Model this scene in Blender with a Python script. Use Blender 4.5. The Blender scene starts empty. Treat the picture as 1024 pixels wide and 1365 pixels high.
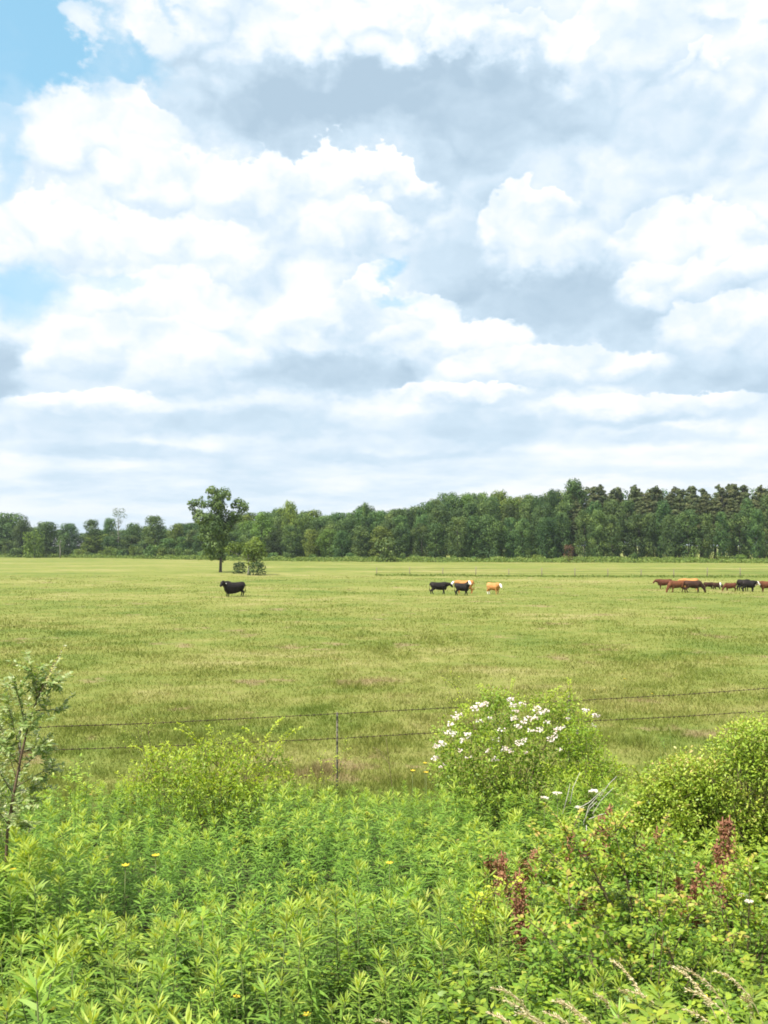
import bpy, math, random
import numpy as np
from mathutils import Vector, Matrix

# ------------------------------------------------------------------ camera
F = 1327.0                      # focal length in photo pixels
CAM_Z = 4.5                     # eye height over the pasture (standing on the roadside bank)
PITCH = math.atan(44.5 / F)
scene = bpy.context.scene
C = scene.collection
camd = bpy.data.cameras.new('camera')
camd.sensor_fit = 'VERTICAL'; camd.sensor_height = 36.0; camd.lens = 36.0 * F / 1365.0
camd.clip_start = 0.1; camd.clip_end = 20000
cam = bpy.data.objects.new('camera', camd); C.objects.link(cam)
cam.location = (0, 0, CAM_Z); cam.rotation_euler = (math.radians(90) + PITCH, 0, 0)
scene.camera = cam

# ------------------------------------------------------------------ exposure
scene.view_settings.view_transform = 'Standard'
scene.view_settings.look = 'None'
scene.view_settings.exposure = 0.95
scene.view_settings.gamma = 1.0
scene.cycles.filter_width = 1.8
scene.cycles.max_bounces = 6
scene.cycles.diffuse_bounces = 3
scene.cycles.glossy_bounces = 2
scene.cycles.transmission_bounces = 4
scene.cycles.transparent_max_bounces = 4
scene.cycles.volume_bounces = 0
scene.cycles.caustics_reflective = False
scene.cycles.caustics_refractive = False

SUN_EL = 57.0                   # degrees above the horizon
SUN_AZ = -128.0                  # degrees clockwise from the view direction (+Y); negative = left
SUN_STRENGTH = 4.3

# ------------------------------------------------------------------ node helpers
class NT:
    def __init__(s, tree): s.t = tree; s.n = tree.nodes; s.l = tree.links; s.n.clear()
    def node(s, typ, **kw):
        nd = s.n.new(typ)
        for k, v in kw.items(): setattr(nd, k, v)
        return nd
    def put(s, sock, v):
        if isinstance(v, bpy.types.NodeSocket): s.l.new(v, sock)
        elif isinstance(v, (tuple, list)) and len(v) == 3 and sock.type == 'RGBA': sock.default_value = (*v, 1)
        else: sock.default_value = v
    def math(s, op, a, b=0.0, c=0.0, clamp=False):
        nd = s.node('ShaderNodeMath', operation=op, use_clamp=clamp)
        s.put(nd.inputs[0], a); s.put(nd.inputs[1], b); s.put(nd.inputs[2], c); return nd.outputs[0]
    def vec(s, op, a, b=(0, 0, 0), scale=None):
        nd = s.node('ShaderNodeVectorMath', operation=op)
        s.put(nd.inputs[0], a)
        if op != 'LENGTH': s.put(nd.inputs[1], b)
        if scale is not None: s.put(nd.inputs['Scale'], scale)
        return nd.outputs['Value'] if op in ('LENGTH', 'DOT_PRODUCT') else nd.outputs[0]
    def comb(s, x, y, z=0.0):
        nd = s.node('ShaderNodeCombineXYZ')
        for i, v in enumerate((x, y, z)): s.put(nd.inputs[i], v)
        return nd.outputs[0]
    def sep(s, v):
        nd = s.node('ShaderNodeSeparateXYZ'); s.put(nd.inputs[0], v); return nd.outputs
    def noise(s, v, scale, detail=4.0, rough=0.5, color=False, dist=0.0):
        nd = s.node('ShaderNodeTexNoise'); s.put(nd.inputs['Vector'], v)
        nd.inputs['Scale'].default_value = scale; nd.inputs['Detail'].default_value = detail
        nd.inputs['Roughness'].default_value = rough; nd.inputs['Distortion'].default_value = dist
        return nd.outputs['Color'] if color else nd.outputs[0]
    def rng(s, v, a, b, c=0.0, d=1.0, smooth=False):
        nd = s.node('ShaderNodeMapRange', interpolation_type='SMOOTHSTEP' if smooth else 'LINEAR')
        for i, q in enumerate((v, a, b, c, d)): s.put(nd.inputs[i], q)
        return nd.outputs[0]
    def mixf(s, f, a, b):
        nd = s.node('ShaderNodeMix', data_type='FLOAT'); s.put(nd.inputs[0], f); s.put(nd.inputs[2], a); s.put(nd.inputs[3], b); return nd.outputs[0]
    def mixc(s, f, a, b, mode='MIX'):
        nd = s.node('ShaderNodeMix', data_type='RGBA', blend_type=mode)
        s.put(nd.inputs[0], f); s.put(nd.inputs[6], a); s.put(nd.inputs[7], b); return nd.outputs[2]
    def ramp(s, f, stops):
        nd = s.node('ShaderNodeValToRGB'); s.put(nd.inputs[0], f)
        cr = nd.color_ramp
        while len(cr.elements) < len(stops): cr.elements.new(0.5)
        for e, (p, c) in zip(cr.elements, stops): e.position = p; e.color = (*c, 1)
        return nd.outputs[0]

# ------------------------------------------------------------------ sky: clear sky with a broken deck of cumulus
def sky_az(px): return math.atan((px - 512) / F)
def sky_v(px, py):
    a = (px - 512) / F; b = (682.5 - py) / F
    ry = math.cos(PITCH) - b * math.sin(PITCH); rz = math.sin(PITCH) + b * math.cos(PITCH)
    return rz / math.hypot(a, ry)

world = bpy.data.worlds.new('World'); scene.world = world; world.use_nodes = True
W = NT(world.node_tree)
sky = W.node('ShaderNodeTexSky', sky_type='NISHITA')
sky.sun_disc = False; sky.sun_elevation = math.radians(SUN_EL); sky.sun_rotation = math.radians(SUN_AZ)
sky.air_density = 1.0; sky.dust_density = 1.5; sky.ozone_density = 1.5
tc = W.node('ShaderNodeTexCoord')
dx, dy, dz = W.sep(tc.outputs['Generated'])
rad = W.math('MAXIMUM', W.math('SQRT', W.math('ADD', W.math('MULTIPLY', dx, dx), W.math('MULTIPLY', dy, dy))), 0.02)
vv = W.math('MAXIMUM', W.math('DIVIDE', dz, rad), 0.0)
az = W.math('ARCTAN2', dx, dy)
# cloud coordinates: even scale higher up, squeezed in height toward the horizon
cu = W.math('MULTIPLY', az, 7.5)
cv = W.math('SUBTRACT', W.math('MULTIPLY', vv, 8.5), W.math('MULTIPLY', W.math('EXPONENT', W.math('MULTIPLY', vv, -14.0)), 2.2))
deck = W.comb(cu, cv, 0.37)
uv = W.comb(az, vv, 0.0)
w1 = W.vec('SUBTRACT', W.noise(deck, 0.8, 2, 0.5, True), (0.5, 0.5, 0.5))
w2 = W.vec('SUBTRACT', W.noise(deck, 2.3, 7, 0.55, True), (0.5, 0.5, 0.5))
amp = W.math('MULTIPLY_ADD', vv, 0.9, 0.10, clamp=True)
wob = W.vec('ADD', W.vec('SCALE', w1, scale=0.14), W.vec('SCALE', w2, scale=0.12))
wob = W.vec('MULTIPLY', W.vec('SCALE', wob, scale=amp), (1.2, 0.9, 0.0))
q = W.vec('ADD', uv, wob)
def voro(v, scale):
    nd = W.node('ShaderNodeTexVoronoi', feature='F1'); W.put(nd.inputs['Vector'], v)
    nd.inputs['Scale'].default_value = scale; nd.inputs['Detail'].default_value = 1.5; nd.inputs['Roughness'].default_value = 0.45; nd.inputs['Lacunarity'].default_value = 2.2
    return nd.outputs['Distance']
wv = W.vec('ADD', deck, W.vec('SCALE', w2, scale=0.55))
bilA = voro(wv, 1.9); bilB = voro(W.vec('ADD', wv, (-0.05, 0.13, 0.0)), 1.9)
lump = W.math('SUBTRACT', bilB, bilA)                     # lit tops and shaded undersides of the billows
w3 = W.vec('SUBTRACT', W.noise(deck, 7.0, 5, 0.6, True), (0.5, 0.5, 0.5))
q = W.vec('ADD', q, W.vec('SCALE', w3, scale=W.math('MULTIPLY', amp, 0.075)))
q = W.vec('ADD', q, W.vec('MULTIPLY', W.comb(0.0, W.math('MULTIPLY', W.math('SUBTRACT', 0.4, bilA), W.rng(vv, 0.12, 0.42))), (0.0, 0.045, 0.0)))
def blob(val, px, py, rx, ry, target, amount=1.0, soft=(0.55, 1.25)):
    d = W.vec('MULTIPLY', W.vec('SUBTRACT', q, (sky_az(px), sky_v(px, py), 0)), (F / rx, F / ry, 0))
    w = W.rng(W.vec('LENGTH', d), soft[0], soft[1], amount, 0.0, smooth=True)
    return W.mixf(w, val, target)
def cumulus(val, px, py, rx, ry, base=0.45, amount=1.0):
    """a heap: crisp white rounded top, fading down into its own grey base"""
    d = W.vec('MULTIPLY', W.vec('SUBTRACT', q, (sky_az(px), sky_v(px, py), 0)), (F / rx, F / ry, 0))
    x_, y_, z_ = W.sep(d); ln = W.vec('LENGTH', d)
    edge = W.rng(y_, -0.7, 0.5, 0.45, 0.10)               # soft below, crisp above
    w = W.math('MULTIPLY', W.rng(ln, W.math('SUBTRACT', 1.05, edge), W.math('ADD', 1.05, W.math('MULTIPLY', edge, 0.5)), 1.0, 0.0, smooth=True), amount)
    return W.mixf(w, val, W.rng(y_, -0.95, 0.65, base - 0.18, 0.90, smooth=True))
# shade: 1 = sunlit white, 0 = dark cloud base
n_big = W.noise(deck, 0.7, 5, 0.5)
shade = W.rng(n_big, 0.36, 0.60, 0.42, 0.82)
for b in (
    (600, 60, 620, 100, 0.62, 0.8, (0.4, 1.3)), (330, 90, 150, 90, 0.55, 0.8, (0.3, 1.3)),
    (500, 155, 380, 98, 0.04, 1.0, (0.30, 1.2)), (790, 180, 230, 80, 0.16, 0.95, (0.3, 1.25)), (600, 205, 60, 40, 0.0, 0.8, (0.3, 1.3)),
    (930, 90, 160, 120, 0.60, 0.8, (0.3, 1.3)), (950, 230, 130, 60, 0.58, 0.6, (0.3, 1.3)),
    (640, 300, 150, 100, 0.34, 0.9, (0.3, 1.3)), (560, 240, 100, 50, 0.35, 0.6, (0.3, 1.3)),
    ('c', 470, 40, 190, 50, 0.75), ('c', 640, 72, 120, 34, 0.7), ('c', 345, 25, 45, 42, 0.7), ('c', 600, 30, 60, 34, 0.8),
    ('c', 785, 70, 32, 42, 0.7), ('c', 945, 110, 34, 36, 0.6), (1010, 10, 60, 34, 1.0, 0.9, (0.5, 1.2)),
    (90, 250, 170, 120, 0.70, 0.9, (0.4, 1.3)), ('c', 130, 190, 110, 70, 0.7), ('c', 40, 220, 60, 70, 0.75), ('c', 160, 22, 50, 34, 0.8),
    ('c', 250, 275, 130, 66, 0.72), ('c', 420, 280, 170, 62, 0.72), ('c', 520, 265, 60, 40, 0.6), ('c', 470, 330, 75, 46, 0.6), ('c', 60, 330, 110, 50, 0.72), ('c', 230, 350, 120, 45, 0.7),
    (600, 360, 80, 60, 0.28, 0.85, (0.3, 1.3)), (870, 310, 150, 50, 0.60, 0.8, (0.3, 1.3)),
    (745, 415, 205, 66, 0.08, 1.0, (0.30, 1.15)), (860, 430, 90, 42, 0.2, 0.85, (0.3, 1.2)),
    ('c', 700, 325, 70, 62, 0.75), ('c', 745, 300, 45, 40, 0.7), ('c', 890, 340, 70, 60, 0.7), ('c', 950, 320, 60, 50, 0.7), ('c', 920, 395, 80, 40, 0.6), ('c', 1000, 380, 50, 40, 0.6), ('c', 970, 450, 90, 36, 0.6),
    ('c', 110, 430, 90, 50, 0.7), ('c', 220, 425, 90, 55, 0.7), ('c', 60, 480, 90, 50, 0.6), ('c', 190, 485, 130, 50, 0.6), ('c', 300, 500, 80, 36, 0.5),
    ('c', 440, 428, 75, 36, 0.6), ('c', 530, 435, 95, 40, 0.5), ('c', 490, 398, 40, 34, 0.7), ('c', 600, 470, 110, 44, 0.5), ('c', 690, 500, 90, 34, 0.5),
    (440, 502, 140, 40, 0.14, 1.0, (0.4, 1.15)), (540, 508, 34, 26, 0.06, 0.9, (0.4, 1.15)), (0, 500, 38, 52, 0.06, 1.0, (0.4, 1.2)), (985, 505, 130, 32, 0.22, 0.95, (0.35, 1.2)),
    ('c', 800, 498, 90, 24, 0.5), (330, 566, 210, 24, 0.30, 0.9, (0.3, 1.3)), (640, 568, 130, 30, 0.28, 0.9, (0.3, 1.3)),
    ('c', 620, 532, 90, 16, 0.5), ('c', 860, 545, 150, 20, 0.5), ('c', 120, 545, 100, 22, 0.5),
    (70, 578, 120, 22, 0.38, 0.8, (0.3, 1.3)), (880, 582, 150, 14, 0.36, 0.8, (0.3, 1.3)), (150, 605, 170, 12, 0.25, 0.8, (0.3, 1.3)), (540, 608, 170, 9, 0.25, 0.8, (0.3, 1.3)),
    ): shade = cumulus(shade, *b[1:]) if b[0] == 'c' else blob(shade, *b[:5], amount=b[5], soft=b[6])
dA = W.noise(wv, 1.4, 9, 0.58)
detail = W.math('ADD', W.math('MULTIPLY', lump, W.rng(vv, 0.08, 0.25, 0.4, 0.9)), W.math('MULTIPLY', W.math('SUBTRACT', dA, 0.5), 0.95))
detail = W.math('MULTIPLY', detail, W.math('MULTIPLY_ADD', shade, 0.55, 0.3))
shade = W.math('ADD', shade, detail, clamp=True)
# low bands: everything gets paler and bluer toward the horizon
streak = W.noise(W.comb(W.math('MULTIPLY', az, 9.0), W.math('MULTIPLY', vv, 48.0), 3.1), 1.0, 6, 0.6)
lowb = W.rng(vv, 0.12, 0.03, 0.0, 1.0, smooth=True)
shade = W.mixf(W.math('MULTIPLY', lowb, 0.75), shade, W.rng(streak, 0.38, 0.60, 0.25, 0.97))
cloud_col = W.ramp(shade, [(0.0, (0.445, 0.585, 0.715)), (0.35, (0.61, 0.755, 0.88)), (0.62, (0.78, 0.875, 0.96)), (0.82, (0.91, 0.945, 0.985)), (1.0, (1.02, 1.02, 1.02))])
# holes of blue between the clouds
hole = W.rng(W.noise(deck, 0.6, 3, 0.5), 0.66, 0.76, 0.0, 0.5, smooth=True)
hole = W.math('MULTIPLY', hole, W.rng(vv, 0.5, 0.7))
for b in ((30, 90, 135, 120, 1.0, 1.0, (0.55, 1.1)), (185, 100, 60, 40, 0.9, 0.9, (0.3, 1.2)), (0, 180, 30, 90, 0.7, 0.8, (0.3, 1.3)), (0, 250, 26, 40, 0.6, 0.7, (0.3, 1.1)), (35, 395, 68, 34, 0.9, 0.9, (0.3, 1.2)), (20, 425, 40, 22, 0.7, 0.8, (0.3, 1.2)),
          (510, 370, 24, 14, 0.8, 0.9, (0.3, 1.2)), (535, 405, 36, 12, 0.8, 0.8, (0.3, 1.2)), (150, 385, 50, 14, 0.6, 0.7, (0.3, 1.2)), (225, 28, 26, 16, 0.6, 0.7, (0.3, 1.2)), (300, 470, 30, 30, 0.25, 0.6, (0.3, 1.2)),
          (10, 8, 26, 16, 0.1, 0.9, (0.5, 1.1)), (165, 22, 55, 34, 0.0, 1.0, (0.6, 1.15)), (110, 75, 26, 26, 0.15, 0.9, (0.4, 1.2)), (75, 180, 70, 40, 0.0, 0.9, (0.5, 1.2))):
    hole = blob(hole, *b[:5], amount=b[5], soft=b[6])
SKY_K = 1.0; CLOUD_K = 5.6
skyc = W.vec('SCALE', sky.outputs[0], scale=SKY_K)
skyc = W.mixc(0.55, skyc, (2.1, 4.5, 5.7))          # thin veil of high haze over the blue
cloudc = W.vec('SCALE', cloud_col, scale=CLOUD_K)
hz = W.rng(vv, 0.10, 0.0, 0.0, 0.6, smooth=True)
cloudc = W.mixc(hz, cloudc, (4.2, 4.8, 5.25))
full = W.mixc(hole, cloudc, skyc)
full = W.mixc(W.rng(dz, -0.02, 0.0), (1.2, 1.6, 0.6), full)
bg = W.node('ShaderNodeBackground'); W.put(bg.inputs[0], full); bg.inputs[1].default_value = 0.1
wo = W.node('ShaderNodeOutputWorld'); W.l.new(bg.outputs[0], wo.inputs[0])
world.cycles.sampling_method = 'MANUAL'; world.cycles.sample_map_resolution = 256

sund = bpy.data.lights.new('sun', 'SUN'); sund.energy = SUN_STRENGTH; sund.angle = math.radians(0.5); sund.color = (1.0, 0.96, 0.88)
sun = bpy.data.objects.new('sun', sund); C.objects.link(sun)
_a, _e = math.radians(SUN_AZ), math.radians(SUN_EL)
sdir = Vector((math.sin(_a) * math.cos(_e), math.cos(_a) * math.cos(_e), math.sin(_e)))
sun.rotation_euler = sdir.to_track_quat('Z', 'Y').to_euler(); sun.location = sdir * 50

# ------------------------------------------------------------------ geometry helpers
R = np.random.default_rng(7)
def rs(seed): return np.random.default_rng(seed)
BANK = ([-40, 1.5, 3, 5, 8, 12, 15, 18, 4000], [2.9, 2.9, 2.1, 1.2, 0.8, 0.35, 0.1, 0, 0])
def gz(x, y):
    x = np.asarray(x, float); y = np.asarray(y, float)
    b = np.interp(y, *BANK)
    near = np.clip(1 - y / 22, 0, 1)
    b = b + near * 0.10 * np.sin(x * 1.1 + 0.6) * np.sin(y * 0.9)
    far = np.clip((y - 20) / 20, 0, 1)
    return b + far * (0.05 * np.sin(x * 0.13 + 1) * np.sin(y * 0.11) + 0.03 * np.sin(x * 0.37 + y * 0.29))
def ray(px, py):
    a = (px - 512) / F; b = (682.5 - py) / F
    return a, math.cos(PITCH) - b * math.sin(PITCH), math.sin(PITCH) + b * math.cos(PITCH)
def at(px, py, Y):
    a, ry, rz = ray(px, py); t = Y / ry
    return (a * t, Y, CAM_Z + rz * t)
def ground_at(px, py):
    a, ry, rz = ray(px, py); t = -CAM_Z / rz
    return (a * t, ry * t)
def xat(px, Y): return (px - 512) / F * Y

def vnoise(x, y, seed=0, oct=4):
    out = 0; amp = 1.0; tot = 0
    for k in range(oct):
        xi, yi = np.floor(x).astype(np.int64), np.floor(y).astype(np.int64); fx, fy = x - xi, y - yi
        fx, fy = fx * fx * (3 - 2 * fx), fy * fy * (3 - 2 * fy)
        def h(a, b): return ((np.sin(a * 127.1 + b * 311.7 + seed * 17.3 + k * 5.7) * 43758.5453) % 1.0)
        v = (h(xi, yi) * (1 - fx) + h(xi + 1, yi) * fx) * (1 - fy) + (h(xi, yi + 1) * (1 - fx) + h(xi + 1, yi + 1) * fx) * fy
        out = out + v * amp; tot += amp; amp *= .55; x, y = x * 2.03 + 11.3, y * 2.03 + 4.1
    return out / tot

class MB:
    def __init__(s): s.v = []; s.f = []; s.t = []; s.n = 0
    def add(s, v, f, t):
        v = np.asarray(v, float).reshape(-1, 3); f = np.asarray(f, int).reshape(-1, 3)
        t = np.broadcast_to(np.asarray(t, float), (len(v),))
        s.v.append(v); s.f.append(f + s.n); s.t.append(t); s.n += len(v); return s
    def arrays(s):
        if not s.v: return np.zeros((0, 3)), np.zeros((0, 3), int), np.zeros(0)
        return np.concatenate(s.v), np.concatenate(s.f), np.concatenate(s.t)
    def mesh(s, name, mat, smooth=False):
        v, f, t = s.arrays(); me = bpy.data.meshes.new(name)
        me.vertices.add(len(v)); me.vertices.foreach_set('co', v.ravel().astype(np.float32))
        me.loops.add(len(f) * 3); me.loops.foreach_set('vertex_index', f.ravel().astype(np.int32))
        me.polygons.add(len(f)); me.polygons.foreach_set('loop_start', (np.arange(len(f)) * 3).astype(np.int32))
        try: me.polygons.foreach_set('loop_total', np.full(len(f), 3, np.int32))
        except Exception: pass
        at_ = me.attributes.new('tint', 'FLOAT', 'POINT'); at_.data.foreach_set('value', t.astype(np.float32))
        me.update(calc_edges=True); me.validate()
        me.materials.append(mat)
        if smooth: me.polygons.foreach_set('use_smooth', np.ones(len(me.polygons), bool))
        return me
def norm(a): return a / np.maximum(np.linalg.norm(a, axis=-1, keepdims=True), 1e-9)

def leaves(mb, B, D, N, L, Wd, tint, droop=0.15, fold=0.0):
    """lance-shaped bent leaves: 4 triangles each"""
    n = len(B); D = norm(D); S = norm(np.cross(D, N)); N = norm(np.cross(S, D))
    L = np.broadcast_to(L, (n,))[:, None]; Wd = np.broadcast_to(Wd, (n,))[:, None]; dr = np.broadcast_to(droop, (n,))[:, None]
    Z = np.array([0, 0, 1.0])
    c1 = B + D * L * .33 - Z * L * dr * .10 + N * L * 0.0; c2 = B + D * L * .70 - Z * L * dr * .5; tip = B + D * L - Z * L * dr
    v = np.stack([B, c1 + S * Wd * .5, c1 - S * Wd * .5, c2 + S * Wd * .38, c2 - S * Wd * .38, tip], 1)
    f0 = np.array([[0, 1, 2], [1, 3, 2], [2, 3, 4], [3, 5, 4]])
    f = (np.arange(n)[:, None, None] * 6 + f0[None]).reshape(-1, 3)
    mb.add(v.reshape(-1, 3), f, np.repeat(np.broadcast_to(tint, (n,)), 6)); return mb
def flakes(mb, P, N, size, tint, rng, asp=0.7):
    """leaf-clump flakes: bent rhombus of 2 triangles"""
    n = len(P); N = norm(N); A = norm(np.cross(N, rng.normal(size=(n, 3)))); Bv = np.cross(N, A)
    sz = np.broadcast_to(size, (n,))[:, None]
    bend = N * sz * rng.uniform(-.25, .25, (n, 1))
    v = np.stack([P - A * sz * .5, P - Bv * sz * .5 * asp + bend, P + A * sz * .5, P + Bv * sz * .5 * asp + bend], 1)
    f = (np.arange(n)[:, None, None] * 4 + np.array([[0, 1, 2], [0, 2, 3]])[None]).reshape(-1, 3)
    mb.add(v.reshape(-1, 3), f, np.repeat(np.broadcast_to(tint, (n,)), 4)); return mb
def tube(mb, pts, rad, sides=6, tint=0.5):
    pts = np.asarray(pts, float); n = len(pts); rad = np.broadcast_to(rad, (n,))
    T = norm(np.gradient(pts, axis=0)); ref = np.array([0.31, 0.17, 0.93]) if abs(T[0, 2]) < .9 else np.array([1.0, .1, 0])
    S = norm(np.cross(T, ref)); U = np.cross(S, T)
    a = np.arange(sides) * 2 * np.pi / sides
    v = pts[:, None] + rad[:, None, None] * (S[:, None] * np.cos(a)[None, :, None] + U[:, None] * np.sin(a)[None, :, None])
    f = []
    for i in range(n - 1):
        for j in range(sides):
            k = (j + 1) % sides; p, q_, r_, s_ = i * sides + j, i * sides + k, (i + 1) * sides + k, (i + 1) * sides + j
            f += [(p, q_, r_), (p, r_, s_)]
    for j in range(1, sides - 1):
        f += [(0, j + 1, j), ((n - 1) * sides, (n - 1) * sides + j, (n - 1) * sides + j + 1)]
    mb.add(v.reshape(-1, 3), f, tint); return mb
def box(mb, lo, hi, tint=0.5):
    x0, y0, z0 = lo; x1, y1, z1 = hi
    v = [(x0, y0, z0), (x1, y0, z0), (x1, y1, z0), (x0, y1, z0), (x0, y0, z1), (x1, y0, z1), (x1, y1, z1), (x0, y1, z1)]
    f = [(0, 2, 1), (0, 3, 2), (4, 5, 6), (4, 6, 7), (0, 1, 5), (0, 5, 4), (1, 2, 6), (1, 6, 5), (2, 3, 7), (2, 7, 6), (3, 0, 4), (3, 4, 7)]
    mb.add(v, f, tint); return mb
def bez(p0, p1, p2, n=6):
    t = np.linspace(0, 1, n)[:, None]; p0, p1, p2 = map(lambda a: np.asarray(a, float), (p0, p1, p2))
    return (1 - t) ** 2 * p0 + 2 * t * (1 - t) * p1 + t * t * p2
def sphere_pts(n, rng): return norm(rng.normal(size=(n, 3)))

def link(name, me, parent=None, loc=None, rz=None):
    o = bpy.data.objects.new(name, me); C.objects.link(o)
    if parent is not None: o.parent = parent
    if loc is not None: o.location = loc
    if rz is not None: o.rotation_euler = (0, 0, rz)
    return o
def tag(o, label=None, cat=None, group=None, kind=None):
    if label: o['label'] = label
    if cat: o['category'] = cat
    if group: o['group'] = group
    if kind: o['kind'] = kind
    return o
def thing(name, loc, label, cat, group=None, rz=0.0, sc=1.0):
    o = link(name, None, loc=loc, rz=rz); o.empty_display_size = 0.2
    o.scale = sc if isinstance(sc, tuple) else (sc, sc, sc)
    return tag(o, label, cat, group)

# ------------------------------------------------------------------ materials
def mat(name):
    m = bpy.data.materials.new(name); m.use_nodes = True; return m, NT(m.node_tree)
def foliage(name, stops, trans=0.3, rough=0.45, spec=0.3, var=0.25, hue=0.02):
    m, T = mat(name)
    a = T.node('ShaderNodeAttribute', attribute_name='tint')
    oi = T.node('ShaderNodeObjectInfo')
    col = T.ramp(a.outputs['Fac'], stops)
    hs = T.node('ShaderNodeHueSaturation'); T.put(hs.inputs['Color'], col)
    T.put(hs.inputs['Value'], T.rng(oi.outputs['Random'], 0, 1, 1 - var, 1 + var))
    T.put(hs.inputs['Hue'], T.rng(T.math('FRACT', T.math('MULTIPLY', oi.outputs['Random'], 7.31)), 0, 1, 0.5 - hue, 0.5 + hue))
    p = T.node('ShaderNodeBsdfPrincipled'); T.put(p.inputs['Base Color'], hs.outputs[0])
    p.inputs['Roughness'].default_value = rough; p.inputs['Specular IOR Level'].default_value = spec
    tr = T.node('ShaderNodeBsdfTranslucent'); T.put(tr.inputs[0], T.mixc(1.0, hs.outputs[0], (1.35, 1.25, 0.55), 'MULTIPLY'))
    mx = T.node('ShaderNodeMixShader'); mx.inputs[0].default_value = trans
    T.l.new(p.outputs[0], mx.inputs[1]); T.l.new(tr.outputs[0], mx.inputs[2])
    o = T.node('ShaderNodeOutputMaterial'); T.l.new(mx.outputs[0], o.inputs[0]); return m
def solid(name, c1, c2=None, scale=8.0, rough=0.7, spec=0.3, bump=0.0, metal=0.0):
    m, T = mat(name); tcn = T.node('ShaderNodeTexCoord')
    n = T.noise(tcn.outputs['Object'], scale, 5, 0.6)
    col = T.mixc(T.rng(n, 0.35, 0.65), c1, c2 or c1)
    p = T.node('ShaderNodeBsdfPrincipled'); T.put(p.inputs['Base Color'], col)
    p.inputs['Roughness'].default_value = rough; p.inputs['Specular IOR Level'].default_value = spec; p.inputs['Metallic'].default_value = metal
    if bump:
        b = T.node('ShaderNodeBump'); b.inputs['Strength'].default_value = bump; b.inputs['Distance'].default_value = 0.02
        T.put(b.inputs['Height'], n); T.l.new(b.outputs[0], p.inputs['Normal'])
    o = T.node('ShaderNodeOutputMaterial'); T.l.new(p.outputs[0], o.inputs[0]); return m

def pasture_color(T, pos):
    """green sward with straw-coloured, olive and reddish patches; shared by the soil sheet and the blades on it"""
    x, y, z = T.sep(pos)
    flat = T.comb(x, y, 0.0)
    big = T.noise(T.vec('MULTIPLY', flat, (0.6, 1.0, 1)), 0.045, 5, 0.6)
    mid = T.noise(T.vec('MULTIPLY', flat, (0.7, 1.0, 1)), 0.32, 6, 0.65, dist=0.4)
    sm = T.noise(flat, 2.2, 5, 0.7)
    a = T.math('ADD', T.math('MULTIPLY', big, 0.42), T.math('ADD', T.math('MULTIPLY', mid, 0.40), T.math('MULTIPLY', sm, 0.18)))
    col = T.ramp(a, [(0.38, (0.100, 0.145, 0.026)), (0.44, (0.148, 0.184, 0.038)), (0.50, (0.193, 0.210, 0.050)), (0.56, (0.248, 0.240, 0.076)), (0.64, (0.35, 0.30, 0.145))])
    bare = T.rng(T.noise(T.vec('ADD', flat, (31, 7, 0)), 0.24, 6, 0.68), 0.585, 0.66, 0.0, 0.7, smooth=True)
    return T.mixc(bare, col, (0.29, 0.21, 0.12))
# soil sheet
m_ground, T = mat('pasture_ground')
g = T.node('ShaderNodeNewGeometry'); pos = g.outputs['Position']
col = pasture_color(T, pos)
fine = T.noise(pos, 9.0, 6, 0.75)
x_, y_, z_ = T.sep(pos)
col = T.mixc(1.0, col, T.ramp(fine, [(0.3, (0.60, 0.66, 0.55)), (0.5, (0.95, 0.97, 0.92)), (0.7, (1.22, 1.18, 1.15))]), 'MULTIPLY')
litter = T.mixc(T.noise(pos, 14.0, 4, 0.6), (0.03, 0.045, 0.012), (0.09, 0.085, 0.04))
col = T.mixc(T.rng(y_, 15.0, 18.5), litter, col)
p = T.node('ShaderNodeBsdfPrincipled'); T.put(p.inputs['Base Color'], col); p.inputs['Roughness'].default_value = 0.9; p.inputs['Specular IOR Level'].default_value = 0.1
b = T.node('ShaderNodeBump'); b.inputs['Strength'].default_value = 0.9; b.inputs['Distance'].default_value = 0.12
T.put(b.inputs['Height'], T.math('ADD', T.math('MULTIPLY', fine, 0.5), T.noise(pos, 1.6, 4, 0.6))); T.l.new(b.outputs[0], p.inputs['Normal'])
o = T.node('ShaderNodeOutputMaterial'); T.l.new(p.outputs[0], o.inputs[0])
# blades
m_blade, T = mat('pasture_grass_blade')
g = T.node('ShaderNodeNewGeometry'); a = T.node('ShaderNodeAttribute', attribute_name='tint')
col = pasture_color(T, g.outputs['Position'])
col = T.mixc(1.0, col, T.ramp(a.outputs['Fac'], [(0.0, (0.88, 0.95, 0.82)), (0.5, (1.0, 1.06, 0.95)), (0.85, (1.15, 1.12, 1.1)), (1.0, (1.6, 1.4, 1.8))]), 'MULTIPLY')
d = T.node('ShaderNodeBsdfDiffuse'); T.put(d.inputs[0], col); tr = T.node('ShaderNodeBsdfTranslucent'); T.put(tr.inputs[0], col)
mx = T.node('ShaderNodeMixShader'); mx.inputs[0].default_value = 0.35; T.l.new(d.outputs[0], mx.inputs[1]); T.l.new(tr.outputs[0], mx.inputs[2])
o = T.node('ShaderNodeOutputMaterial'); T.l.new(mx.outputs[0], o.inputs[0])

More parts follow.
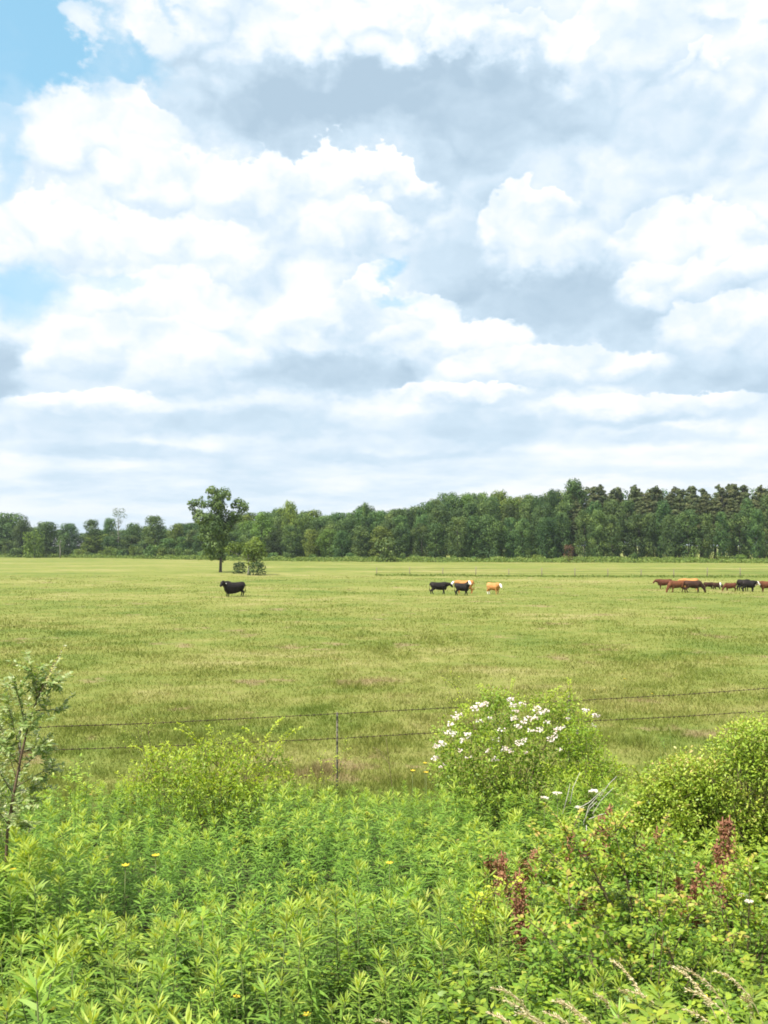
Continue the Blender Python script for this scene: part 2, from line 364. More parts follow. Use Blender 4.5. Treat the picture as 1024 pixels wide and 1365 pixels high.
m_goldenrod = foliage('goldenrod_leaf', [(0.0, (0.080, 0.165, 0.028)), (0.45, (0.165, 0.295, 0.046)), (0.8, (0.255, 0.385, 0.058)), (1.0, (0.41, 0.475, 0.085))], 0.40, 0.5, 0.25, 0.2, 0.010)
m_stem = solid('green_stem', (0.10, 0.15, 0.035), (0.14, 0.15, 0.06), 20)
m_broad = foliage('broadleaf_crown', [(0.0, (0.034, 0.072, 0.024)), (0.5, (0.078, 0.136, 0.036)), (1.0, (0.155, 0.225, 0.056))], 0.22, 0.6, 0.2, 0.28, 0.02)
m_bright = foliage('light_green_crown', [(0.0, (0.08, 0.13, 0.024)), (0.5, (0.140, 0.210, 0.036)), (1.0, (0.20, 0.27, 0.05))], 0.25, 0.6, 0.2, 0.20, 0.02)
m_pine = foliage('pine_needles', [(0.0, (0.050, 0.074, 0.030)), (0.5, (0.100, 0.122, 0.046)), (1.0, (0.16, 0.165, 0.065))], 0.2, 0.7, 0.15, 0.20, 0.015)
m_oak = foliage('oak_leaves', [(0.0, (0.055, 0.098, 0.028)), (0.5, (0.105, 0.165, 0.042)), (1.0, (0.175, 0.235, 0.07))], 0.22, 0.55, 0.25, 0.0, 0.0)
m_pale = foliage('pale_poplar_leaves', [(0.0, (0.09, 0.13, 0.06)), (1.0, (0.20, 0.24, 0.13))], 0.3, 0.5, 0.3, 0.05, 0.0)
m_reddish = foliage('reddish_leaves', [(0.0, (0.09, 0.05, 0.03)), (0.6, (0.16, 0.085, 0.055)), (1.0, (0.10, 0.12, 0.04))], 0.2, 0.6, 0.2, 0.05, 0.0)
m_bark = solid('grey_bark', (0.055, 0.048, 0.040), (0.12, 0.105, 0.09), 3.0, 0.9, 0.1, 0.5)
m_palebark = solid('pale_bark', (0.30, 0.28, 0.25), (0.20, 0.18, 0.16), 3.0, 0.9, 0.1, 0.3)
m_edge = foliage('edge_weeds', [(0.0, (0.09, 0.15, 0.028)), (0.5, (0.16, 0.235, 0.045)), (1.0, (0.24, 0.28, 0.075))], 0.3, 0.6, 0.2, 0.1, 0.01)
m_olive = foliage('silvery_leaf', [(0.0, (0.09, 0.18, 0.04)), (0.5, (0.22, 0.33, 0.09)), (0.8, (0.46, 0.50, 0.25)), (1.0, (0.74, 0.73, 0.54))], 0.35, 0.4, 0.3, 0.0, 0.0)
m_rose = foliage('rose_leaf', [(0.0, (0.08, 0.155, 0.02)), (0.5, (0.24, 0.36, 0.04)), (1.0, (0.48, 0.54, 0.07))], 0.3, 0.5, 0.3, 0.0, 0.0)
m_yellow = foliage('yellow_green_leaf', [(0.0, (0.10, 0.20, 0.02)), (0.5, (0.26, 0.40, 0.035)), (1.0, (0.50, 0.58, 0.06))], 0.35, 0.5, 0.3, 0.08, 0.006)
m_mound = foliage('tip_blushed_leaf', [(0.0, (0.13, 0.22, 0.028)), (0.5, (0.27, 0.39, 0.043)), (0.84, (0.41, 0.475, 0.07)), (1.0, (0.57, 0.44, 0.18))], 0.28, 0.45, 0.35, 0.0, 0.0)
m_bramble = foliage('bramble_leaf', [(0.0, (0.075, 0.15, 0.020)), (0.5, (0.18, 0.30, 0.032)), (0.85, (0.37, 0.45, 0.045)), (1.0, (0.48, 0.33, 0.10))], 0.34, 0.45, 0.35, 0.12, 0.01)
m_sorrel = foliage('red_brown_seed', [(0.0, (0.20, 0.085, 0.05)), (0.6, (0.33, 0.155, 0.09)), (1.0, (0.42, 0.28, 0.15))], 0.2, 0.7, 0.2, 0.15, 0.01)
m_straw = foliage('dry_straw', [(0.0, (0.46, 0.37, 0.20)), (0.6, (0.64, 0.54, 0.33)), (1.0, (0.76, 0.68, 0.47))], 0.25, 0.7, 0.2, 0.12, 0.01)
m_petal = foliage('white_petal', [(0.0, (0.60, 0.46, 0.44)), (0.5, (0.74, 0.66, 0.64)), (1.0, (0.80, 0.76, 0.73))], 0.25, 0.6, 0.2, 0.0, 0.0)
m_yflower = foliage('yellow_petal', [(0.0, (0.62, 0.42, 0.03)), (1.0, (0.78, 0.62, 0.05))], 0.2, 0.6, 0.2, 0.0, 0.0)
m_twig = solid('brown_twig', (0.10, 0.065, 0.045), (0.18, 0.12, 0.08), 20)
m_deadtwig = solid('bleached_twig', (0.55, 0.52, 0.46), (0.42, 0.39, 0.34), 20)
m_rust = solid('rusty_steel', (0.035, 0.022, 0.016), (0.07, 0.042, 0.028), 30, 0.8, 0.3, 0.3)
m_post = solid('weathered_steel_post', (0.09, 0.10, 0.07), (0.16, 0.13, 0.09), 12, 0.7)
m_wood = solid('weathered_wood', (0.16, 0.13, 0.10), (0.24, 0.20, 0.16), 6, 0.9, 0.1)
m_wall = solid('white_siding', (0.72, 0.73, 0.74), (0.62, 0.63, 0.65), 0.6, 0.6)
m_roof = solid('grey_roofing', (0.42, 0.43, 0.46), (0.30, 0.31, 0.33), 0.8, 0.7)
m_glass = solid('dark_window_glass', (0.03, 0.035, 0.04), None, 1, 0.1, 0.6)

# ------------------------------------------------------------------ ground
def make_ground():
    ys = np.concatenate([np.linspace(-30, 1, 10), np.linspace(1.5, 22, 60), np.geomspace(23, 6000, 70)])
    xs = np.concatenate([-np.geomspace(6000, 22, 50), np.linspace(-21, 21, 60), np.geomspace(22, 6000, 50)])
    X, Y = np.meshgrid(xs, ys); Z = gz(X, Y)
    Z = np.where(np.hypot(X, Y) > 500, 0, Z)
    nx, ny = len(xs), len(ys)
    i = (np.arange(ny - 1)[:, None] * nx + np.arange(nx - 1)[None]).ravel()
    f = np.concatenate([np.stack([i, i + 1, i + nx + 1], 1), np.stack([i, i + nx + 1, i + nx], 1)])
    mb = MB(); mb.add(np.stack([X, Y, Z], -1).reshape(-1, 3), f, 0.5)
    tag(link('ground', mb.mesh('ground', m_ground, True)), kind='structure')
make_ground()

# ------------------------------------------------------------------ pasture grass (stuff)
def make_grass():
    r = rs(11); n = 600000
    # equal numbers per unit of 1/distance, so that every screen row is covered alike
    inv = r.uniform(1 / 150, 1 / 15.5, n) ; Y = 1 / inv
    X = r.uniform(-0.58, 0.58, n) * Y
    # clumping
    far_ = np.clip((90 - Y) / 60, .25, 1); cl = (vnoise(X * 1.6, Y * 1.1, 3, 3) - .5) * 3.0 * far_ + (vnoise(X * .33, Y * .25, 4, 3) - .5) * 3.0
    keep = r.uniform(-1.5, 1.1, n) < cl; X, Y, cl = X[keep], Y[keep], cl[keep]; n = len(X)
    h = (0.055 + 0.05 * r.random(n) + 0.02 * np.clip(cl, 0, 1)) * (1 + 0.25 * (Y < 20)) + (r.random(n) < 0.02) * 0.10 * (Y < 60)
    w = np.maximum(0.006, Y * 0.00085)
    a = r.uniform(0, 2 * np.pi, n); lean = r.uniform(0.2, 1.0, n)
    base = np.stack([X, Y, gz(X, Y) - 0.01], 1); side = np.stack([np.cos(a), np.sin(a), 0 * a], 1) * (w / 2)[:, None]
    tus = vnoise(X * .9, Y * .7, 15, 2); h = h * (1 + 0.9 * np.clip((tus - .66) * 6, 0, 1) * (Y < 70))
    b2 = r.uniform(0, 2 * np.pi, n)
    tip = base + np.stack([np.cos(b2) * lean * h, np.sin(b2) * lean * h, h], 1)
    v = np.stack([base - side, base + side, tip], 1).reshape(-1, 3)
    f = np.arange(n * 3).reshape(-1, 3)
    mb = MB(); mb.add(v, f, np.repeat(np.clip(r.beta(2, 2.6, n) + (vnoise(X * .5, Y * .4, 9, 3) - .5) * .6 + (r.random(n) < .05) * .5, 0, 1), 3))
    tag(link('pasture_grass', mb.mesh('pasture_grass', m_blade)), kind='stuff', label='short grazed pasture grass with dry straw patches', cat='grass')
make_grass()

# ------------------------------------------------------------------ tree crowns
def crown(mb, clumps, leaf, dens, rng, up=0.25, tint0=0.45, flat=1.0, jit=0.8):
    """clumps (x,y,z,r): leaf flakes spread through the outer volume of each clump"""
    for (x, y, z, r) in clumps:
        n = max(8, int(dens * r * r))
        d = sphere_pts(n, rng); rr = r * (0.5 + 0.52 * rng.random(n) ** 0.6) * (1 + 0.18 * np.sin(d[:, 0] * 5 + x) * np.sin(d[:, 2] * 6 + z))
        P = np.array([x, y, z]) + d * rr[:, None] * np.array([1, 1, flat])
        N = d * 1.0 + rng.normal(size=(n, 3)) * jit * 0.42 + np.array([0, 0, up])
        t0 = np.clip(tint0 + rng.normal(0, 0.20), 0.05, 0.95)
        flakes(mb, P, N, leaf * rng.uniform(0.6, 1.35, n), np.clip(t0 + rng.normal(0, .16, n), 0, 1), rng)
    return mb

def broad_clumps(rng, H, Wd, base=0.12, n=34, shape='round'):
    cl = []
    for k in range(n):
        t = (k + rng.random()) / n                       # height parameter
        z = H * (base + (1 - base) * t) 
        s = (t - 0.0)
        if shape == 'round': env = math.sqrt(max(0.04, 1 - (2 * s - 0.85) ** 2 / 1.45))
        elif shape == 'oval': env = math.sin(math.pi * (0.12 + 0.82 * s)) ** 0.7
        else: env = (1 - s) ** 0.6 + 0.12
        a = k * 2.4 + rng.uniform(-.5, .5); rr = Wd / 2 * env * math.sqrt(rng.uniform(0.15, 1.0)) * 0.85
        r = Wd * rng.uniform(0.13, 0.25) * (0.75 + 0.25 * env)
        cl.append((rr * math.cos(a), rr * math.sin(a), min(z, H - r * 0.8), r))
    return cl
def pine_clumps(rng, H, Wd, base=0.3):
    cl = []; z = H * base; 
    while z < H * 0.97:
        t = (z / H - base) / (1 - base); env = (1 - t ** 1.35) ** 0.8 * (0.8 + 0.35 * rng.random()) + 0.10
        for k in range(8 if t < .6 else 6 if t < .82 else 4):
            a = rng.uniform(0, 2 * np.pi); rr = Wd / 2 * env * rng.uniform(0.35, 0.9)
            cl.append((rr * math.cos(a), rr * math.sin(a), z + rng.uniform(-.3, .3), Wd * rng.uniform(0.09, 0.15) * (0.6 + 0.6 * env)))
        z += H * 0.036
    cl.append((0, 0, H * 0.975, Wd * 0.07)); cl.append((0.1, 0, H * 0.94, Wd * 0.10)); return cl
def trunk_mesh(rng, H, r0, clumps, n=8, top=0.75, mat_=None, name='trunk'):
    mb = MB(); lean = rng.uniform(-.02, .02, 2) * H
    pts = [(lean[0] * t * t, lean[1] * t * t, H * top * t) for t in np.linspace(0, 1, 7)]
    rad = [r0 * (1.35 if t == 0 else 1) * (1 - 0.8 * t) for t in np.linspace(0, 1, 7)]
    pts[0] = (0, 0, -0.3); tube(mb, pts, rad, 8)
    idx = rng.permutation(len(clumps))[:n]
    for i in idx:
        c = np.array(clumps[i][:3]); z0 = min(c[2] * 0.7, H * top * 0.9); s = np.array([lean[0] * (z0 / H / top) ** 2, lean[1] * (z0 / H / top) ** 2, z0])
        tube(mb, bez(s, (s + c) / 2 + np.array([0, 0, -0.05 * H]), c, 5), np.linspace(r0 * .38, r0 * .08, 5), 5)
    return mb.mesh(name, mat_ or m_bark, True)

TREE = {}
def variant(key, H, Wd, shape, m, seed, leaf=0.42, dens=62, base=0.1, n=34, tint0=.45, tmat=None):
    r = rs(seed)
    cl = pine_clumps(r, H, Wd, base) if shape == 'pine' else broad_clumps(r, H, Wd, base, n, shape)
    mb = MB(); crown(mb, cl, leaf, dens, r, tint0=tint0, flat=0.6 if shape == 'pine' else 0.85)
    TREE.setdefault(key, []).append((H, Wd, mb.mesh(key + '_crown', m), trunk_mesh(r, H, 0.018 * H, cl, 8, .93 if shape == 'pine' else .7, tmat, key + '_trunk')))
for i in range(4): variant('round', 12, 9.5, 'round', m_broad, 100 + i, base=.06 + .02 * i, tint0=.4)
for i in range(3): variant('oval', 15, 8, 'oval', m_broad, 120 + i, base=.08, n=40, tint0=.5)
for i in range(3): variant('light', 13, 8, 'oval', m_bright, 130 + i, base=.07, n=36)
for i in range(4): variant('pine', 20, 6.5, 'pine', m_pine, 140 + i, leaf=.40, dens=150, base=.30)
for i in range(3): variant('bushy', 3.0, 4.0, 'round', m_broad, 150 + i, leaf=.34, dens=70, base=.0, n=22, tint0=.55)
variant('darkbush', 3.0, 4.0, 'round', m_broad, 158, leaf=.34, dens=60, base=.0, n=18, tint0=.08)
for i in range(2): variant('lightbush', 2.4, 3.6, 'round', m_bright, 160 + i, leaf=.30, dens=80, base=.0, n=20)

def place_tree(key, px, top, Y, width_px, label, name, cat, group=None, vi=None, seed=0, base_z=0.0):
    """crown top at photo row `top`, standing on the ground at distance Y"""
    r = rs(9000 + seed); vs = TREE[key]; H, Wd, cm, tm = vs[(seed if vi is None else vi) % len(vs)]
    h = at(px, top, Y)[2] - base_z; sx = (width_px / F * Y) / Wd
    x = xat(px, Y)
    o = thing(name, (x, Y, base_z), label, cat, group, r.uniform(0, 6.28), (sx, sx, h / H))
    link('crown', cm, o); link('trunk', tm, o); return o

# skyline of the woods in photo pixels (x, y) and the row where the woods meet the field
SKY_X = [-140, 0, 20, 60, 95, 108, 125, 145, 175, 207, 235, 255, 300, 345, 385, 430, 460, 487, 510, 545, 570, 590, 620, 660, 700, 730, 765, 800, 850, 900, 950, 985, 1024, 1160]
SKY_Y = [684, 684, 690, 698, 702, 712, 694, 694, 698, 690, 700, 694, 688, 681, 676, 681, 680, 673, 677, 675, 668, 658, 653, 652, 654, 648, 641, 646, 645, 644, 645, 641, 642, 640]
def skyline(px): return float(np.interp(px, SKY_X, SKY_Y))
def edge_dist(px):        # distance of the front row of trees
    return float(np.interp(px, [-140, 0, 150, 300, 420, 700, 1160], [400, 390, 365, 310, 290, 275, 262]))
def landmark(px):
    tab = [(-1e9, 'left of the picture edge'), (0, 'near the left edge of the field'), (62, 'beside the half-hidden white house'), (108, 'between the white house and the pale thin poplar'),
           (170, 'just right of the pale thin poplar'), (222, 'behind and left of the lone oak'), (262, 'directly behind the lone oak'), (330, 'behind the small tree beside the oak'),
           (365, 'right of the small tree beside the oak'), (410, 'in the low middle stretch of the woods'), (455, 'left of the pointed tree on the skyline'), (505, 'above the end of the far fence'), (550, 'where the skyline starts to climb'),
           (585, 'behind the black cow looking right'), (625, 'behind the lone tan cow'), (670, 'just right of the lone tan cow'), (705, 'left of the reddish dying shrub'), (745, 'behind the reddish dying shrub'),
           (785, 'right of the reddish dying shrub'), (825, 'left of the herd at right'), (870, 'behind the left end of the herd'), (915, 'behind the grazing dark cow'), (955, 'behind the small calves of the herd'),
           (990, 'behind the right end of the herd'), (1024, 'past the right end of the herd')]
    s = tab[0][1]
    for a, t in tab:
        if px >= a: s = t
    return s
GW = 'trees of the woods along the far side of the pasture'
cnt = 0
# individually readable trees at left
solo = [('round', 8, 683, 398, 56, 'tall rounded tree at the far left edge of the field'),
        ('round', 30, 693, 380, 30, 'small tree under the dark tuft at the left end of the woods'),
        ('round', 62, 695, 372, 44, 'large dark domed tree left of the half-hidden white house'),
        ('lightbush', 46, 707, 360, 34, 'low rounded light green tree leaning on the dark domed one'),
        ('round', 93, 697, 388, 28, 'round tree standing right above the half-hidden white house'),
        ('oval', 122, 692, 372, 27, 'straight-sided dark green tree right of the white house'),
        ('round', 146, 690, 380, 22, 'round-topped tree just left of the pale thin poplar'),
        ('round', 178, 697, 360, 28, 'broad tree just right of the pale thin poplar'),
        ('oval', 207, 687, 345, 36, 'domed bright tree midway between poplar and oak'),
        ('round', 86, 713, 366, 20, 'small low tree in front of the half-hidden white house'),
        ('light', 236, 697, 340, 26, 'light green tree at the left shoulder of the oak'),
        ('light', 350, 682, 300, 34, 'bright green tree just right of the lone oak crown'),
        ('oval', 487, 669, 300, 14, 'narrow pointed tree rising from the middle skyline'),
        ('light', 386, 667, 305, 26, 'thin-topped tree rising above the low middle woods'),
        ('oval', 765, 638, 290, 42, 'tallest broadleaf tree at the left end of the pines')]
for k, (key, px, top, Y, w, lab) in enumerate(solo):
    place_tree(key, px, top, Y, w, lab, 'broadleaf_tree', 'tree', GW, k, 300 + k)
r = rs(5)
for row, (dY, frac, step) in enumerate(((0, 0.66, 24), (11, 0.84, 23), (24, 0.96, 17), (40, 1.0, 14))):
    px = -90 + 7 * row
    while px < 1115:
        p_ = px + r.uniform(-6, 6); Y = edge_dist(p_) + dY + r.uniform(-3, 3)
        leftw = p_ < 240
        base_row = at_row = 682.5 + 0  # placeholder for clarity
        a_, ry_, rz_ = ray(p_, 700); ground_row = 727 + CAM_Z * F / Y
        top = ground_row - (ground_row - skyline(p_)) * frac * r.uniform(0.9, 1.03)
        if row >= 2: top = max(top, skyline(p_) - 1.5 + r.uniform(-1.5, 4))
        if leftw and row < 3: top = max(top, 704 + r.uniform(0, 16))
        if leftw and row == 3: top = skyline(p_) + r.uniform(4, 12)
        right = p_ > 745
        if right and (row >= 2 or (row == 1 and r.random() < .4)): key, w = 'pine', r.uniform(27, 36)
        elif right: key, w = ('oval' if r.random() < .7 else 'round'), r.uniform(24, 40)
        else: key, w = r.choice(['round', 'oval', 'light', 'oval'], p=[.25, .35, .2, .2]), r.uniform(26, 38)
        if 560 < p_ < 745 and row == 3: key, w = ('light' if r.random() < .5 else 'oval'), 30
        rowtxt = ('in front row', 'in second row', 'deeper in', 'on skyline')[row]
        kindtxt = {'round': 'round-crowned tree', 'oval': 'tall broadleaf', 'light': 'light green tree', 'pine': 'dark pine'}[key]
        if 62 <= p_ < 108 and row < 3: px += step; continue          # the gap where the house shows
        place_tree(key, p_, top, Y, w, f'{kindtxt} {rowtxt}, {landmark(p_)}',
                   'pine_tree' if key == 'pine' else 'broadleaf_tree', 'tree', GW, None, cnt)
        cnt += 1; px += step
# deep interior of the wood behind the counted rows: one mass nobody could count
mb = MB(); r = rs(77)
cl = []
for px in np.arange(-120, 1140, 9):
    Y = edge_dist(px) + r.uniform(52, 80); top = at(px, skyline(px) + (4 if px > 240 else 11), Y)[2]
    for k in range(4):
        rr = r.uniform(1.6, 2.6); cl.append((xat(px + r.uniform(-4, 4), Y), Y + r.uniform(-4, 4), rr + (top - 2 * rr) * (k + r.random() * .6) / 3.6, rr))
crown(mb, cl, 0.6, 26, r, tint0=.3)
tag(link('woodland', mb.mesh('woodland', m_broad)), 'dense shaded interior of the wood behind its front rows', 'woodland', kind='stuff')

# bushes along the foot of the woods
GB = 'bushes along the foot of the woods'
r = rs(31); px = -60; k = 0
while px < 1100:
    Y = edge_dist(px) - 6 - r.uniform(0, 3)
    lowp = 0.35 if px > 600 else 0.8 if px > 260 else 1.0
    if r.random() < lowp:
        key = 'lightbush' if r.random() < .35 else 'bushy'; w = r.uniform(9, 20); g_ = 727 + CAM_Z * F / Y
        place_tree(key, px, g_ - r.uniform(5, 12 if px > 260 else 17), Y, w, f"{'light' if key == 'lightbush' else 'dark'} low bush at wood foot, {landmark(px)}", 'bush', 'bush', GB, None, 700 + k); k += 1
    px += r.uniform(11, 19) if px > 260 else r.uniform(7, 12)
for (px, top, w, lab) in ((518, 716, 34, 'rounded green sapling standing out before the middle woods'), (845, 737, 12, 'bright green little bush against the dark wood foot'), (203, 726, 24, 'low light green bush before the domed bright tree'), (20, 730, 22, 'dark bush at the far left foot of the woods')):
    place_tree('bushy', px, top, edge_dist(px) - 12, w, lab, 'bush', 'bush', None, None, 780 + int(px))
# reddish dying shrub
r = rs(41); Y = 262; o = thing('bush', (xat(757, Y), Y, 0), 'reddish brown dying shrub against the dark foot of the woods', 'bush')
mb = MB(); cl = [(r.uniform(-1, 1), r.uniform(-1, 1), r.uniform(.8, 4.6), r.uniform(.5, .9)) for _ in range(16)]; crown(mb, cl, .3, 60, r)
link('crown', mb.mesh('dying_crown', m_reddish), o); link('trunk', trunk_mesh(r, 4.5, .08, cl), o)

# pale thin poplar with bare limbs
r = rs(43); Y = 362; o = thing('poplar_tree', (xat(158, Y), Y, 0), 'tall thin pale poplar with sparse grey-green top and bare pale trunk', 'tree')
U = Y / F; zt = lambda py: at(158, py, Y)[2]
cl = [((a - 158) * U, r.uniform(-1, 1), zt(b_), c * U) for a, b_, c in ((154, 681, 5), (163, 681, 5), (159, 687, 5), (152, 686, 3.5), (166, 688, 4), (160, 695, 4), (155, 702, 4), (163, 708, 4), (158, 716, 5), (150, 712, 4))]
mb = MB(); crown(mb, cl, .38, 42, r); link('crown', mb.mesh('poplar_crown', m_pale), o)
link('trunk', trunk_mesh(r, zt(678), .22, cl, 10, .93, m_palebark), o)
# slim white trunk by the house + dark tuft tree
r = rs(44); Y = 352; o = thing('birch_tree', (xat(80.5, Y), Y, 0), 'slim white-trunked birch at the edge of the dark domed tree', 'tree')
mb = MB(); H = 6.4; tube(mb, [(0, 0, -.2), (.1, 0, 2.2), (-.1, 0, 4.4), (.1, 0, H)], [.2, .17, .12, .06], 7); link('trunk', mb.mesh('birch_trunk', m_palebark, True), o)
mb = MB(); crown(mb, [(.2, 0, 6.3, 1.4), (-.9, .3, 5.4, 1.0), (1.1, 0, 5.2, 1.0), (.1, .2, 7.2, .9)], .3, 70, r); link('crown', mb.mesh('birch_crown', m_broad), o)
r = rs(45); Y = 384; o = thing('pine_tree', (xat(34, Y), Y, 0), 'slim pine whose dark tuft stands above the left woods', 'tree')
zt = lambda py: at(34, py, Y)[2]
mb = MB(); crown(mb, [(0, 0, zt(692.5), 1.1), (.3, .2, zt(690.5), .8), (-1.9, 0, zt(696), .8), (-2.4, .2, zt(699), .9), (1.0, 0, zt(700), 1.1), (-.5, 0, zt(704), 1.3)], .3, 120, r, tint0=.2); link('crown', mb.mesh('tuft_crown', m_pine), o)
mb = MB(); tube(mb, [(0, 0, -.2), (0, 0, zt(693))], [.22, .08], 7); link('trunk', mb.mesh('tuft_trunk', m_bark, True), o)

# ------------------------------------------------------------------ half-hidden house
Y = 402; o = thing('farmhouse', (xat(93, Y), Y, 0), 'white house with pale grey roof mostly hidden by trees at left', 'house')
mb = MB(); box(mb, (-6.5, 0, 0), (6.5, 7, 4.4)); 
mb.add([(-6.5, 0, 4.4), (-6.5, 7, 4.4), (-6.5, 3.5, 7.2), (6.5, 0, 4.4), (6.5, 7, 4.4), (6.5, 3.5, 7.2)], [(0, 1, 2), (3, 5, 4)], .5)
link('wall', mb.mesh('house_wall', m_wall), o)
mb = MB(); v = []
for s, (ya, yb) in enumerate(((-.5, 3.5), (7.5, 3.5))):
    za = 4.4 - .4; mb.add([(-7, ya, za), (7, ya, za), (7, yb, 7.3), (-7, yb, 7.3), (-7, ya, za + .18), (7, ya, za + .18), (7, yb, 7.48), (-7, yb, 7.48)],
        [(0, 1, 2), (0, 2, 3), (4, 6, 5), (4, 7, 6), (0, 4, 5), (0, 5, 1), (1, 5, 6), (1, 6, 2), (3, 7, 4), (3, 4, 0)], .5)
rf = link('roof', mb.mesh('house_roof', m_roof), o)
mb = MB(); box(mb, (2.6, 3.1, 6.9), (3.4, 3.9, 8.3)); link('chimney', mb.mesh('house_chimney', m_roof), rf)
for wx in (-4.6, -1.8, 3.8):
    mb = MB(); box(mb, (wx - .6, -.08, 1.4), (wx + .6, -.004, 3.0)); w_ = link('window', mb.mesh('house_window', m_wall), o)
    mb = MB(); box(mb, (wx - .5, -.11, 1.5), (wx + .5, -.084, 2.9)); link('pane', mb.mesh('house_pane', m_glass), w_)
mb = MB(); box(mb, (.6, -.08, 0), (1.6, -.004, 2.2)); link('door', mb.mesh('house_door', m_wood), o)

# ------------------------------------------------------------------ tall grass at the woods' foot and along the far fence (stuff)
def weed_strip(name, pts, width, h, n, seed, label, mt, size):
    r = rs(seed); t = r.random(n); P = np.array(pts, float)
    x = np.interp(t, np.linspace(0, 1, len(P)), P[:, 0]); y = np.interp(t, np.linspace(0, 1, len(P)), P[:, 1]) + r.normal(0, width, n)
    hh = h * (0.5 + 0.5 * np.abs(np.sin(x * .31 + np.sin(x * .17) * 2))) * r.random(n)
    mb = MB(); flakes(mb, np.stack([x, y, hh], 1), np.stack([r.normal(size=n), r.normal(size=n) - .6, r.normal(size=n) * .7 + .5], 1), size * r.uniform(.6, 1.4, n), np.clip(r.normal(.5, .2, n), 0, 1), r)
    tag(link(name, mb.mesh(name, mt)), label, 'tall grass', kind='stuff')
weed_strip('tall_weeds', [(xat(p, edge_dist(p) - 9), edge_dist(p) - 9) for p in range(-100, 1130, 30)], 3.5, 1.5, 26000, 51, 'tall light green weeds along the foot of the woods', m_edge, .45)
FENCE_Y = lambda px: float(np.interp(px, [480, 700, 1150], [150, 143, 139]))
weed_strip('uncut_grass', [(xat(p, FENCE_Y(p)), FENCE_Y(p)) for p in range(500, 1130, 30)], 1.5, .28, 5200, 52, 'uncut darker grass under the far wire fence', m_edge, .2)

# ------------------------------------------------------------------ far fence
def post_pts(x, y, z0, h, lean=0.0): return [(x, y, z0 - .3), (x + lean * h, y, z0 + h)]
o = thing('wire_fence', (xat(760, 143), 143, 0), 'far wire fence on thin posts crossing the pasture behind the cattle', 'fence'); ox, oy = o.location.x, o.location.y
r = rs(61); P = []
for k in range(17):
    px = 502 + 44 * k if k > 0 else 502
    if px > 1180: break
    y = FENCE_Y(px); x = xat(px, y); h = r.uniform(1.1, 1.4); P.append((x, y))
    mb = MB(); tube(mb, post_pts(x - ox, y - oy, 0, h, r.uniform(-.04, .04)), [.06, .05], 6); link('post', mb.mesh('far_post', m_wood, True), o)
for hgt in (.45, .8, 1.08):
    mb = MB(); tube(mb, [(x - ox, y - oy, hgt + (0.03 if i % 2 else 0)) for i, (x, y) in enumerate(P)], .012, 4); link('wire', mb.mesh('far_wire', m_rust), o)

# ------------------------------------------------------------------ near barbed wire fence
def nf_y(px): return float(np.interp(px, [-300, 75, 450, 757, 1024, 1300], [15.4, 16.8, 18.0, 19.6, 21.3, 23]))
def wire_z(px, row):   # measured rows of the two strands
    top = np.interp(px, [-300, 75, 200, 450, 600, 757, 900, 1024, 1300], [990, 968, 964, 951, 943, 934, 926, 917, 905])
    low = np.interp(px, [-300, 75, 200, 450, 600, 757, 900, 1024, 1300], [1018, 999, 995, 984, 975, 962, 955, 947, 932])
    return at(px, float(top if row == 0 else low), nf_y(px))[2]
o = thing('barbed_wire_fence', (xat(450, 18), 18, 0), 'sagging two-strand barbed wire fence behind the roadside weeds', 'fence'); ox, oy = o.location.x, o.location.y
for px, ex in ((30, .02), (450, .02), (757, .10), (1095, .05)):
    y = nf_y(px); x = xat(px, y); zt_ = wire_z(px, 0) + ex; mb = MB()
    box(mb, (x - ox - .018, y - oy - .003, -.3), (x - ox + .018, y - oy + .003, zt_)); box(mb, (x - ox - .003, y - oy + .0035, -.3), (x - ox + .003, y - oy + .035, zt_ - .002))
    for z in np.arange(.15, zt_ - .05, .09): box(mb, (x - ox - .006, y - oy - .011, z), (x - ox + .006, y - oy - .0035, z + .03))
    link('post', mb.mesh('steel_post', m_post), o)
r = rs(62)
for row in (0, 1):
    pxs = np.arange(-250, 1300, 12.0); A = np.array([(xat(p, nf_y(p)) - ox, nf_y(p) - oy - .03, wire_z(p, row)) for p in pxs])
    mb = MB(); tw = np.arange(len(A)) * 2.1
    tube(mb, A + np.stack([0 * tw, .003 * np.cos(tw), .003 * np.sin(tw)], 1), .0056, 5)
    seg = np.linalg.norm(np.diff(A, axis=0), axis=1); s = np.concatenate([[0], np.cumsum(seg)])
    for q_ in np.arange(.05, s[-1], .125):
        c = np.array([np.interp(q_, s, A[:, i]) for i in range(3)])
        for a in (r.uniform(0, 6.28), r.uniform(0, 6.28)):
            d = np.array([.45 * r.choice([-1, 1]), math.cos(a), math.sin(a)]) * .024; tube(mb, [c - d, c + d], .0034, 3)
        tube(mb, [c - np.array([.01, 0, 0]), c + np.array([.01, 0, 0])], .011, 5)
    link('wire', mb.mesh('barbed_wire', m_rust), o)

